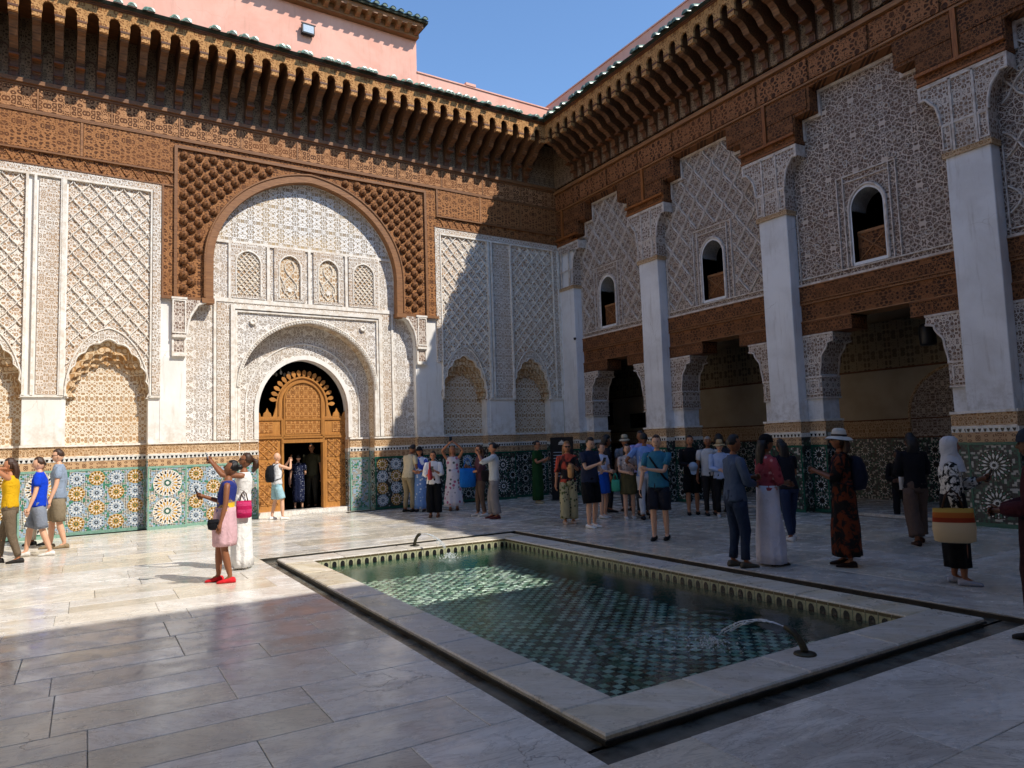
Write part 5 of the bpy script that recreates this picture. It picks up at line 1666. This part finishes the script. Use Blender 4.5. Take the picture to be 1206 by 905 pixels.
        wrinkle(mb, .007 * hu, 38, ph)
        mb.build('hair', HM, root, True)
    # ---- garments
    def loft(mb, prof, n=24, fold=0, kf=7, ph=0.0, cap=True):
        rg = []
        N = len(prof)
        for i, (z, rx, ry, *oy) in enumerate(prof):
            t = i / (N - 1)
            row = []
            for k in range(n):
                a = 2 * PI * k / n
                f = 1 + fold * (1 - t if prof[0][0] < prof[-1][0] else t) * (sin(kf * a + ph) + .5 * sin((kf + 4) * a + 2.1 * ph + i * .3))
                f += .012 * sin(3 * a + i * 1.7 + ph)
                row.append(up((rx * hu * cos(a) * f, (ry * hu * sin(a) * f) + (oy[0] * hu if oy else 0), z * hu)))
            rg.append(row)
        mb.rings(rg, 0, cap)
    ph = (loc[0] * 3.1 + loc[1]) % 6
    kind, tc = top[0], top[1]
    TM = tc if not isinstance(tc, str) else CL(tc)
    if kind != 'none':
        mb = MB()
        ft = fat
        hem = {'tank': .53, 'crop': .60}.get(kind, .50)
        if kind in ('long_tunic',): hem = .40
        if bottom[0] in ('skirt', 'dress') and kind != 'long_tunic': hem = .575
        prof = [(hem, .097 * ft, .070 * ft), (hem + .02, .098 * ft, .071 * ft), (.60, (.086 if female else .092) * ft, .064 * ft), (.66, .092 * ft ** .5, .068), (.72, .101, .073), (.77, .104, .068), (.80, .106, .058), (.818, .092, .052), (.832, .066, .044)]
        if kind not in ('tank', 'strap'): prof += [(.848, .040, .037)]
        loft(mb, prof, 24, .022, 5, ph)
        if kind not in ('tank', 'strap'):
            f1, f2 = {'tee': (.62, 0), 'long': (1, .93), 'polo': (.6, 0), 'elbow': (1, .1), 'long_tunic': (1, .9), 'jacket': (1, .95), 'roll': (1, .4), 'crop': (.5, 0)}.get(kind, (.6, 0))
            loose = 1.22 if kind in ('roll', 'long_tunic', 'jacket') else 1.0
            for (S, el, wr) in arm:
                sgn = 1 if S.x > 0 else -1
                pts = [S + Vector((-sgn * .035 * hu, 0, .004 * hu)), S + Vector((sgn * .002 * hu, 0, .0)), S.lerp(el, .3 * min(1, f1)), S.lerp(el, .7 * f1), S.lerp(el, f1)]
                rad = [.026 * hu, .034 * hu, .037 * hu * loose, .035 * hu * loose, .034 * hu * loose]
                if f2 > 0:
                    pts += [el.lerp(wr, f2 * .3), el.lerp(wr, f2 * .7), el.lerp(wr, f2)]
                    rad += [.033 * hu * loose, .029 * hu * loose, .025 * hu * loose]
                mb.tube(pts, .04, 12, rad=rad)
        wrinkle(mb, .011 * hu, 16, ph)
        wrinkle(mb, .006 * hu, 34, ph + 2, (1, 1, .8))
        mb.build('shirt', TM, root, True)
    bk, bc = bottom[0], bottom[1]
    BM_ = bc if not isinstance(bc, str) else CL(bc)
    if bk in ('trousers', 'shorts', 'wide'):
        mb = MB()
        loft(mb, [(.465, .078 * fat, .066 * fat), (.50, .092 * fat, .070 * fat), (.54, .092 * fat, .068 * fat), (.585, .084 * fat, .061 * fat)], 20)
        ln = bottom[2] if len(bottom) > 2 else (.5 if bk == 'shorts' else .96)
        wd = {'trousers': 1.0, 'shorts': 1.18, 'wide': 1.5}[bk]
        for hip, kn, an in legs:
            fr_s = [0, .25, .5, .75, 1.0, 1.25, 1.5, 1.75, 1.96]
            pts = []; rad = []
            for f in fr_s:
                if f > ln * 2: f = ln * 2
                p = hip.lerp(kn, f) if f <= 1 else kn.lerp(an, f - 1)
                base = .058 - .020 * min(1, f) - .010 * max(0, f - 1)
                if bk == 'wide': base = .058 - .004 * f
                if bk == 'shorts': base = .056 - .006 * f
                r_ = base * hu * (wd if f > .4 else 1 + (wd - 1) * f / .4) * (1 + .02 * sin(f * 9 + ph))
                if bk == 'wide': r_ = base * hu * (1.0 + .12 * f)
                if pts and (p - pts[-1]).length < 1e-4: break
                pts.append(p); rad.append(r_ * (fat ** .5))
            mb.tube(pts, .05, 14, rad=rad)
        wrinkle(mb, .009 * hu, 15, ph)
        mb.build(bk if bk != 'wide' else 'trousers', BM_, root, True)
    elif bk in ('skirt', 'dress'):
        hemz = bottom[2]; fl_w = bottom[3] if len(bottom) > 3 else .12
        mb = MB()
        topz = .61 if bk == 'skirt' else .64
        prof = []
        for i in range(9):
            t = i / 8
            z = hemz + (topz - hemz) * t
            bw = .086 if hemz < .05 and fl_w < .115 else .096
            w_ = bw + (fl_w - bw) * (1 - t) ** (1.7 if hemz < .3 else 1.0) + .010 * sin(PI * min(1, t * 1.0)) 
            prof.append((z, w_ * fat, max(w_ * .82, stride * .28) if t < .5 else w_ * .78 * fat))
        loft(mb, prof, 40, .055 if hemz < .35 else .03, 8, ph)
        wrinkle(mb, .010 * hu, 12, ph, (1, 1, .2))
        mb.build('skirt', BM_, root, True)
    # shoes
    SM = CL(shoes, rough=.6)
    for (hip, kn, an) in legs:
        mb = MB(); rg = []
        sec = [(-.040, .018, .030), (-.030, .026, .046), (0, .027, .050), (.03, .026, .040), (.06, .029, .030), (.085, .027, .024), (.105, .016, .016)]
        for (y, w_, hz) in sec:
            rg.append([(an.x + w_ * hu * cos(a) * .95, an.y + y * hu, max(0.001, hz * hu * .5 + hz * hu * .52 * sin(a))) for a in [2 * PI * k / 10 for k in range(10)]])
        mb.rings(rg, 0)
        mb.build('shoe', SM, root, True)
    # ---- worn extras
    for e in extras:
        if e == 'sunglasses':
            mb = MB()
            for sg in (-1, 1): 
                c = (sg * .0175, .050, .002)
                mb.add([hp(c[0] + .0155 * cos(a), c[1] + .002 - abs(cos(a)) * .001, c[2] + .011 * sin(a)) for a in [2 * PI * k / 10 for k in range(10)]], [tuple(range(10))])
                mb.tube([hp(sg * .03, .048, .006), hp(sg * .044, .0, .006)], .002 * hu, 4)
            mb.tube([hp(-.005, .052, .005), hp(.005, .052, .005)], .0025 * hu, 4)
            mb.build('sunglasses', 'lens', root)
        elif e[0] == 'hat':
            mb = MB()
            br = e[2]; n = 24
            rg = []
            for (r_, z) in ((br, .018), (br * .8, .024), (.052, .030), (.050, .05), (.044, .078), (.03, .090), (.002, .092)):
                rg.append([hp(r_ * .88 * cos(2 * PI * k / n), r_ * 1.05 * sin(2 * PI * k / n) - .004, z - (.012 if r_ == br else 0) * (1 + .4 * sin(2 * PI * k / n * 2))) for k in range(n)])
            mb.rings(rg, 0, False)
            mb.build('hat', CL(e[1]), root, True)
            mb = MB(); mb.rings([[hp(.0535 * .88 * cos(2 * PI * k / n), .0535 * 1.05 * sin(2 * PI * k / n) - .004, z) for k in range(n)] for z in (.031, .045)], 0, False); mb.build('hat_band', CL(e[3]), root, True)
        elif e[0] == 'cap':
            mb = MB(); n = 16; rg = []
            for (r_, z) in ((.054, .012), (.052, .04), (.04, .065), (.02, .078), (.001, .08)):
                rg.append([hp(r_ * .9 * cos(2 * PI * k / n), r_ * 1.08 * sin(2 * PI * k / n), z) for k in range(n)])
            mb.rings(rg, 0, False)
            mb.add([hp(-.035, .045, .014), hp(.035, .045, .014), hp(.028, .09, .008), hp(0, .098, .007), hp(-.028, .09, .008)], [(0, 1, 2, 3, 4)])
            mb.build('cap', CL(e[1]), root, True)
        elif e[0] == 'scarf':      # head scarf down to the shoulders
            mb = MB(); rg = []; n = 20
            for (z, rx, ry, oy) in ((.073, .004, .004, -.004), (.068, .03, .034, -.004), (.045, .049, .056, -.004), (.01, .054, .060, -.006), (-.03, .053, .058, -.008), (-.062, .056, .056, -.004), (-.09, .075, .066, .0), (-.125, .098, .074, 0), (-.17, .104, .080, .004)):
                rg.append([hp(rx * cos(a) * (1 + .02 * sin(5 * a + z * 40)), (ry * sin(a) + oy) if not (sin(a) > .55 and -.045 < z < .03) else .036, z) for a in [2 * PI * k / n for k in range(n)]])
            mb.rings(rg, 0, False)
            mb.build('head_scarf', CL(e[1]), root, True)
        elif e[0] == 'strap':
            mb = MB(); sg = e[2]
            pts = [up((sg * .075 * hu, .0, .828 * hu)), up((sg * .055 * hu, .062 * hu, .78 * hu)), up((0, .079 * hu, .70 * hu)), up((-sg * .07 * hu, .066 * hu, .60 * hu)), up((-sg * .10 * hu, .0, .55 * hu)), up((-sg * .02 * hu, -.078 * hu, .66 * hu)), up((sg * .06 * hu, -.06 * hu, .78 * hu)), up((sg * .075 * hu, .0, .828 * hu))]
            mb.tube(pts, .01, 6, rad=[(.010 * hu, .004 * hu)] * 8); mb.build('shoulder_strap', CL(e[1]), root, True)
        elif e[0] == 'shawl':
            mb = MB(); loft(mb, [(.45, .10, .078), (.6, .104, .078), (.74, .112, .082), (.80, .10, .07), (.825, .07, .05)], 20, .03, 6, ph); mb.build('shawl', CL(e[1]), root, True)
    root['_h'] = h
    rm = root.matrix_world.copy() if False else Matrix.Translation(loc) @ Matrix.Rotation(-R(face), 4, 'Z')
    out = dict(root=root, m=rm, arm=arm, h=h, up=up, hand=[wr + (wr - el).normalized() * .07 * h for (S, el, wr) in arm])
    del root['_h']
    return out
def held(pr, i, kind, label, color='#222222', off=(0, 0, 0), size=1.0):
    """a thing in or on somebody's hand"""
    p = pr['hand'][i] + Vector(off)
    h = pr['h']
    rot = pr['m'].to_euler().z
    w = pr['m'] @ p
    if kind == 'phone':
        t = thing('phone', label, 'phone', w, rot)
        q = MB(); q.box(-.038, .038, -.005, .005, -.07, .08); q.build('phone_case', 'phone', t)
        q = MB(); q.box(-.034, .034, -.0065, -.005, -.066, .076); q.build('phone_screen', 'glass_d' if color != 'lit' else 'zlb', t)  # 'lit' screens are pale: glow and glint put into the colour
        t.rotation_euler = (R(-20), 0, rot)
    elif kind == 'tote':
        t = thing('tote_bag', label, 'bag', w, rot)
        s = size
        q = MB(); rg = []
        for z, a, b in ((-.62, .13, .05), (-.60, .17, .075), (-.45, .18, .08), (-.30, .17, .06), (-.22, .165, .035)):
            rg.append([(b * s * cos(k * PI / 8) * (1.0), a * s * sin(k * PI / 8), z * s) for k in range(16)])
        q.rings(rg, 0); q.build('bag_body', color if not isinstance(color, str) else CL(color), t, True)
        q = MB()
        for x in (-.02, .02):
            q.tube([(x * s, -.09 * s, -.24 * s), (x * s, -.05 * s, -.06 * s), (x * s, 0, .0), (x * s, .05 * s, -.06 * s), (x * s, .09 * s, -.24 * s)], .008, 5)
        q.build('bag_handle', CL('#4a3324') if not isinstance(color, str) else CL(color), t, True)
    elif kind == 'pouch':
        t = thing('bag', label, 'bag', w, rot); s = size
        q = MB(); rg = []
        for z, a, b in ((-.12, .05, .03), (-.10, .10, .045), (0, .12, .05), (.08, .11, .04), (.1, .09, .02)):
            rg.append([(b * s * cos(k * PI / 7), a * s * sin(k * PI / 7), z * s) for k in range(14)])
        q.rings(rg, 0); q.build('bag_body', CL(color), t, True)
        q = MB(); q.box(-.052 * s, .052 * s, -.1 * s, .1 * s, .03 * s, .045 * s); q.build('bag_flap', CL(color), t)
    elif kind == 'bottle':
        t = thing('bottle', label, 'bottle', w, rot)
        q = MB(); q.lathe([(0, -.13), (.036, -.13), (.037, .06), (.028, .09), (.016, .10)], n=12); q.build('bottle_body', CL(color), t, True)
        q = MB(); q.lathe([(.018, .10), (.018, .13), (0, .13)], n=10); q.build('bottle_cap', 'black', t)
    elif kind == 'cap':
        t = thing('cap', label, 'cap', w, rot)
        q = MB(); q.lathe([(.095, 0), (.093, .04), (.07, .09), (.03, .115), (0, .118)], n=14); cb = q.build('cap_crown', CL(color), t, True)
        q = MB(); q.add([(-.07, .07, 0), (.07, .07, 0), (.05, .16, -.01), (0, .18, -.012), (-.05, .16, -.01), (-.07, .07, .006), (.07, .07, .006), (.05, .16, -.004), (0, .18, -.006), (-.05, .16, -.004)], [(0, 1, 2, 3, 4), (5, 9, 8, 7, 6)]); q.build('cap_brim', CL(color), t)
        t.rotation_euler = (R(-70), 0, rot)
    return t
def backpack(pr, label, color):
    t = thing('backpack', label, 'backpack', pr['root'].location, pr['root'].rotation_euler.z)
    h = pr['h']; up = pr['up']
    q = MB(); rg = []
    for (z, w_, d) in ((.56, .05, .03), (.57, .075, .05), (.65, .085, .062), (.74, .08, .055), (.80, .06, .04), (.815, .03, .02)):
        rg.append([up((w_ * h * cos(a), -.066 * h - d * h * .8 + d * h * sin(a), z * h)) for a in [2 * PI * k / 14 for k in range(14)]])
    q.rings(rg, 0); q.build('backpack_body', CL(color), t, True)
    for sg in (-1, 1):
        q = MB(); q.tube([up((sg * .05 * h, -.08 * h, .79 * h)), up((sg * .062 * h, -.02 * h, .842 * h)), up((sg * .07 * h, .055 * h, .80 * h)), up((sg * .078 * h, .083 * h, .72 * h)), up((sg * .104 * h, .03 * h, .62 * h)), up((sg * .08 * h, -.07 * h, .59 * h))], .01, 6, rad=[(.012 * h, .004 * h)] * 6)
        q.build('backpack_strap', CL(color), t, True)
    return t

P = person
G1 = None
# ---- left, in the sun
p = P('person in a yellow top and brown trousers cut by the left edge of the photo', (-1.06, 14.42, 0), -84, 1.72, 'tan', ('long', 'brown'), ('tank', '#d8a818'), ('trousers', '#6b5c4a'), ('elbowup', 'elbowup'), .18, female=True, shoes='#2a2624')
p = P('young man in a bright blue T-shirt and grey shorts walking to the left', (-.69, 15.05, 0), -88, 1.72, 'fair', ('short', 'brown'), ('tee', '#0f3fc4'), ('shorts', '#7f8590', .48), ('slight', 'slight'), .22, shoes='#d9d4cc')
p = P('man in a pale blue shirt and khaki shorts with sunglasses behind the blue T-shirt', (-.43, 16.0, 0), -92, 1.86, 'fair', ('short', 'brown'), ('polo', '#8d9bad'), ('shorts', '#84765f', .5), ('slight', 'slight'), .12, shoes='#8f7a5c', extras=('sunglasses',))
p = P('half hidden person in beige trousers between the two men walking left', (-.75, 16.9, 0), -88, 1.68, 'brown', ('short', 'black'), ('tee', '#b9a88c'), ('trousers', '#cfc4ae'), ('down', 'down'), .15)
p = P('woman in a navy and yellow vest and pale pink skirt looking up at the wall', (1.58, 10.05, 0), -76, 1.60, 'brown', ('bun', 'black'), ('strap', CL('#2a3478', 'blotch', '#e0b32c', None, 2.2)), ('skirt', '#d9b0b4', .30, .112), ('down', 'chest'), .10, lean=-.10, head=(0, 24), female=True, shoes='#d8262e', fat=1.08)
held(p, 1, 'phone', 'dark phone held at the chest by the woman in the pink skirt')
held(p, 0, 'pouch', 'small black shoulder bag hanging in front of the woman in the pink skirt', '#15151a', (.02, .06, .10), .62)
p = P('woman in a long white dress with a ponytail raising her phone to the wall', (1.98, 11.05, 0), -76, 1.68, 'brown', ('pony', 'brown'), ('strap', '#ece8e2'), ('dress', '#e8e5e0', .02, .112), ('upfront', 'upfront'), .0, lean=-.06, head=(0, 18), female=True, shoes='#cfc9c0', extras=('sunglasses',))
held(p, 0, 'phone', 'phone held up high by the woman in the long white dress', 'lit')
held(p, 0, 'tote', 'fuchsia striped beach bag at the side of the woman in the white dress', CL('#b0184f', 'stripeh', '#c43a6a', None, 60), (-.14, -.50, -.50), .62)
# ---- at the portal
p = P('bald man in a white tank top and light blue shorts photographing beside the cedar door', (4.05, 18.05, 0), 80, 1.64, 'fair', ('none', 'brown'), ('tank', '#e4e4e4'), ('shorts', '#9cc0c8', .42), ('face', 'face'), .10, shoes='#ece8e0', head=(0, 5), stance=.085)
held(p, 1, 'phone', 'black camera phone held to his face by the man in the white tank top')
backpack(p, 'black backpack worn by the man in the white tank top at the door', '#17191f')
p = P('woman in a navy dotted dress seen from behind in the doorway', (4.98, 19.65, .06), 25, 1.52, 'fair', ('bun', 'black'), ('tee', CL('#161d38', 'dots', '#c8ccd8', None, 26)), ('dress', CL('#161d38', 'dots', '#c8ccd8', None, 26), .14, .10), ('down', 'belly'), .06, female=True)
held(p, 0, 'tote', 'pale pink bag on the shoulder of the woman in the dotted dress', '#caa0a0', (-.0, .08, .42), .6)
p = P('dim man in an olive shirt standing inside the dark doorway', (5.45, 20.0, .06), 215, 1.80, 'tan', ('short', 'black'), ('tee', '#4d4c3a'), ('trousers', '#3c382e'), ('down', 'down'))
# ---- along the portal wall, in the shade
p = P('man in a cream shirt and khaki trousers leaning in with his back half turned', (7.15, 17.15, 0), 75, 1.76, 'brown', ('short', 'black'), ('tee', '#cdbf9f'), ('trousers', '#9c8c6c'), ('belly', 'belly'), .05, lean=.16, head=(0, -18), shoes='#1d1a18', fat=1.12)
p = P('woman in a cobalt wrap and pale blue printed skirt beside the man in cream', (7.42, 17.0, 0), 215, 1.66, 'tan', ('long', 'black', .12), ('elbow', CL('#2a46a8', 'blotch', '#d9dce6', None, 3.2)), ('skirt', CL('#6f92c4', 'floral', '#dfe6ee', None, 14), .05, .10), ('belly', 'belly'), 0, female=True, extras=(('cap', '#23252b'),))
p = P('woman in a white blouse and wide black trousers reading her phone', (7.09, 15.45, 0), 212, 1.56, 'tan', ('bun', 'black'), ('roll', '#e9e7e4'), ('wide', '#141416', .93), ('chest', 'belly'), .02, head=(0, -8), female=True, shoes='#6b4630', fat=1.1)
held(p, 1, 'tote', 'coral red and brown shoulder bag of the woman in the white blouse', '#cf4a4c', (.06, .02, .36), .68)
held(p, 0, 'phone', 'phone held at the chest of the woman in the white blouse')
p = P('woman in a pale floral maxi dress with both arms raised above her head', (8.17, 16.6, 0), 205, 1.66, 'tan', ('long', 'light', .1), ('strap', CL('#d9cfcf', 'floral', '#4f5a58', '#b4607c', 11)), ('dress', CL('#d9cfcf', 'floral', '#4f5a58', '#b4607c', 11), .07, .155), ('overhead', 'overhead'), .06, female=True, head=(0, 10), shoes='#6b4a34')
held(p, 0, 'phone', 'glinting phone held overhead by the woman in the floral dress', 'lit', (.06, 0, .03))
p = P('woman in a light blouse and grey wide trousers photographing to the left', (7.92, 14.0, 0), -62, 1.70, 'tan', ('bun', 'black'), ('elbow', '#c9cbc8'), ('wide', '#8d857f', .95), ('face', 'face'), .06, female=True, shoes='#5c2a2c', head=(0, 8))
held(p, 1, 'phone', 'phone held before the face of the woman in grey trousers')
held(p, 0, 'pouch', 'black waist bag on the hip of the woman in grey trousers', '#17171b', (.02, -.22, -.58), 1.2)
p = P('person in dark trousers mostly hidden behind the big blue bag', (7.98, 14.75, 0), -70, 1.66, 'tan', ('long', 'brown', .1), ('elbow', '#5a3a44'), ('trousers', '#6b5648'), ('belly', 'chest'), .08, shoes='#e0dcd6')
held(p, 0, 'tote', 'large bright blue and white drawstring bag hanging beside grey trousers', '#1668b8', (-.10, -.02, .36), 1.1)
p = P('woman in a long green dress and sunglasses standing alone by the tiled wall', (10.75, 16.55, 0), 150, 1.72, 'tan', ('bun', 'black'), ('tee', '#1f4722'), ('dress', '#1f4522', .05, .105), ('chest', 'chest'), .04, female=True, shoes='#b3a884', extras=('sunglasses',))
held(p, 1, 'phone', 'phone in the hands of the woman in the long green dress')
# ---- group by the second pillar
p = P('woman with long fair hair, coral scarf and leopard print trousers', (8.50, 11.95, 0), 205, 1.68, 'tan', ('long', 'light', .2), ('elbow', CL('#262224', 'blotch', '#c4503c', None, 2.4)), ('wide', CL('#b3aa84', 'floral', '#2c2c22', '#5a6238', 16), .95), ('chest', 'down'), .05, female=True, extras=('sunglasses',), shoes='#c9a890')
held(p, 0, 'pouch', 'tan round bag in front of the woman with long fair hair', '#b98a5c', (.02, .02, -.12), 1.25)
p = P('stocky man in a navy polo and black shorts looking down at his phone', (8.40, 11.07, 0), 170, 1.76, 'fair', ('short', 'black'), ('polo', '#2c3246'), ('shorts', '#121214', .5), ('belly', 'chest'), .02, head=(10, -18), shoes='#ece9e6', fat=1.2)
held(p, 1, 'phone', 'phone in the hand of the stocky man in the navy polo')
p = P('woman in a white T-shirt and cobalt blue skirt behind the navy polo', (9.62, 12.25, 0), 165, 1.62, 'fair', ('bun', 'brown'), ('tee', '#d6d9ea'), ('skirt', '#1e56b8', .33, .12), ('belly', 'belly'), .03, female=True, shoes='#d5d2cf')
held(p, 0, 'tote', 'mint green shopping bag hanging by the woman in the cobalt skirt', '#3f9c82', (.02, .06, -.02), .62)
p = P('person in dark clothes hidden behind the woman in the white T-shirt', (10.45, 13.1, 0), 120, 1.76, 'brown', ('afro', 'black'), ('tee', '#23252c'), ('trousers', '#1c1c20'), ('down', 'down'), .03)
p = P('person in a grey top and straw hat seen from behind', (10.9, 12.95, 0), 20, 1.76, 'tan', ('short', 'grey'), ('tee', '#7f8288'), ('trousers', '#4a4c50'), ('down', 'down'), .03, extras=(('hat', '#b5a98f', .085, '#4a4038'),))
p = P('woman with black hair in a floral blouse and short olive skirt', (9.92, 11.73, 0), 212, 1.58, 'fair', ('long', 'black', .12), ('tee', CL('#b8a8a0', 'floral', '#6b5a54', '#d9d0c8', 20)), ('skirt', '#5c5436', .33, .112), ('chest', 'belly'), .06, female=True, shoes='#cfcac4')
held(p, 1, 'tote', 'white canvas tote on the arm of the woman in the olive skirt', '#c9cbce', (-.20, .0, .40), .72)
p = P('man in a light blue shirt and white trousers with his back turned', (10.06, 11.33, 0), 32, 1.80, 'brown', ('short', 'black'), ('tee', '#7f9fd6'), ('trousers', '#c3c3c6'), ('hip', 'belly'), .08, shoes='#1c1c1e', fat=1.05)
p = P('man in a lilac shirt facing the group just behind the light blue shirt', (10.55, 12.0, 0), 205, 1.86, 'brown', ('short', 'black'), ('tee', '#a79fd0'), ('trousers', '#2c2c34'), ('down', 'belly'), .03)
p = P('young man in a teal T-shirt and black shorts with a cross strap', (8.22, 8.95, 0), 235, 1.74, 'fair', ('short', 'brown'), ('tee', '#35748f'), ('shorts', '#23242e', .47), ('cross', 'slight'), .06, shoes='#121214', extras=(('strap', '#17181c', 1),), head=(-5, 0))
held(p, 1, 'phone', 'black camera held low by the young man in the teal T-shirt')
p = P('man all in black with sneakers holding a pale cap', (11.37, 11.32, 0), 222, 1.72, 'tan', ('short', 'black'), ('long', '#131317'), ('shorts', '#101013', .5), ('down', 'belly'), .07, shoes='#0d0d0f')
held(p, 1, 'cap', 'pale blue cap held in front by the man all in black', '#9fb0c4')
p = P('older man in a white shirt with dark trousers left of the straw hat', (11.49, 10.92, 0), 215, 1.68, 'brown', ('short', 'grey'), ('tee', '#d2cfcc'), ('trousers', '#2c2726'), ('down', 'down'), .03)
p = P('person in a pale blue shirt and wide straw hat holding a phone', (11.45, 10.55, 0), 225, 1.58, 'fair', ('short', 'grey'), ('long', '#a9bbdc'), ('trousers', '#1b1a1c'), ('slight', 'belly'), .05, extras=(('hat', '#bfa479', .095, '#8a6f48'),), shoes='#b9b6b2')
held(p, 0, 'pouch', 'black bag at the waist of the person in the wide straw hat', '#151518', (.05, .02, .1), .95)
p = P('person with round black curly hair behind the straw hat', (12.1, 11.15, 0), 30, 1.70, 'brown', ('afro', 'black'), ('tee', '#3a3a40'), ('trousers', '#222226'), ('down', 'down'))
# ---- foreground right of the pool
p = P('man in a grey blue denim shirt and dark jeans with folded arms by the pool', (7.23, 6.44, 0), 112, 1.70, 'brown', ('short', 'black'), ('long', '#4a5870'), ('trousers', '#28344a'), ('cross', 'belly'), .05, shoes='#4f4a40', fat=1.12)
p = P('woman in a pink floral blouse and long white skirt talking by the pool', (7.66, 6.28, 0), 112, 1.68, 'brown', ('long', 'black', .2), ('elbow', CL('#a84850', 'floral', '#e0b0ac', '#8a2c38', 16)), ('skirt', '#dcd9e4', .02, .125), ('belly', 'belly'), .02, female=True, extras=(('cap', '#101012'),))
p = P('woman with long black hair, black top and jeans leaning toward the white skirt', (9.6, 7.45, 0), 15, 1.62, 'brown', ('long', 'black', .2), ('tee', '#1b1c24'), ('trousers', '#27334e'), ('slight', 'belly'), .12, lean=.18, female=True, shoes='#cfcdca')
p = P('woman in a white sun hat and dark orange patterned dress facing left', (8.26, 5.6, 0), -36, 1.70, 'brown', ('long', 'brown', .1), ('elbow', CL('#1c1716', 'blotch', '#6a3018', '#1c1a1c', 7)), ('dress', CL('#1c1716', 'blotch', '#6a3018', '#1c1a1c', 7), .08, .125), ('upfront' if 0 else 'chest', 'chest'), .04, female=True, extras=(('hat', '#cfc9bd', .095, '#3a3436'), 'sunglasses'), shoes='#2a1a18', head=(0, 4))
backpack(p, 'dark navy backpack worn over the orange patterned dress', '#1c2030')
p = P('woman in a black top and wide brown trousers striding away to the right', (10.56, 5.98, 0), 38, 1.64, 'brown', ('long', 'black', .12), ('long', '#15141a'), ('wide', '#5c4a40', .92), ('belly', 'belly'), .20, female=True, shoes='#3a241c', lean=.05)
held(p, 0, 'bottle', 'white water bottle held by the woman in wide brown trousers', '#c9c9cc', (-.05, .06, -.10))
p = P('woman in a white head scarf and black and white printed tunic by the pool corner', (8.16, 4.22, 0), 148, 1.60, 'brown', ('none', 'black'), ('long_tunic', CL('#d5d0c8', 'blotch', '#141414', '#141414', 14)), ('skirt', '#0f0f11', .12, .10), ('chest', 'down'), .05, female=True, extras=(('scarf', '#c9c9cc'),), shoes='#a4a6b4')
t = held(p, 0, 'phone', 'phone held out by the woman in the white head scarf')
tote_m = NT('tote_stripes')
x, y, z = tote_m.sep(tote_m.obj())
c = tote_m.mix(tote_m.ramp(z, -.385, -.38), lin('#cdb48e'), lin('#8a2f16')); c = tote_m.mix(tote_m.ramp(z, -.33, -.325), c, lin('#a85a22')); c = tote_m.mix(tote_m.ramp(z, -.27, -.265), c, lin('#b08a3c'))
tote_m.bump(tote_m.noise(tote_m.obj(), 60, 2), .3, .004)
tote_m.fin(c, .8, .2)
t = held(p, 1, 'tote', 'big striped woven beach bag with tan, red and ochre bands on the scarf woman\'s shoulder', tote_m.m, (.05, -.08, .36), 1.0)
t.scale = (1.0, 1.12, .90)
p = P('dark figure sitting low in the gallery shade behind the orange dress', (13.8, 8.1, -.25), 250, 1.55, 'dark', ('short', 'black'), ('long', '#121114'), ('trousers', '#141318'), ('belly', 'belly'), .1, lean=.1)
p = P('person in a maroon tunic and dark blue head wrap cut by the right edge', (6.40, 2.66, 0), -24, 1.66, 'dark', ('none', 'black'), ('long_tunic', '#3a0f18'), ('skirt', '#2c0c12', .06, .12), ('belly', 'belly'), .1, female=True, extras=(('cap', '#28303c'),), fat=1.15)
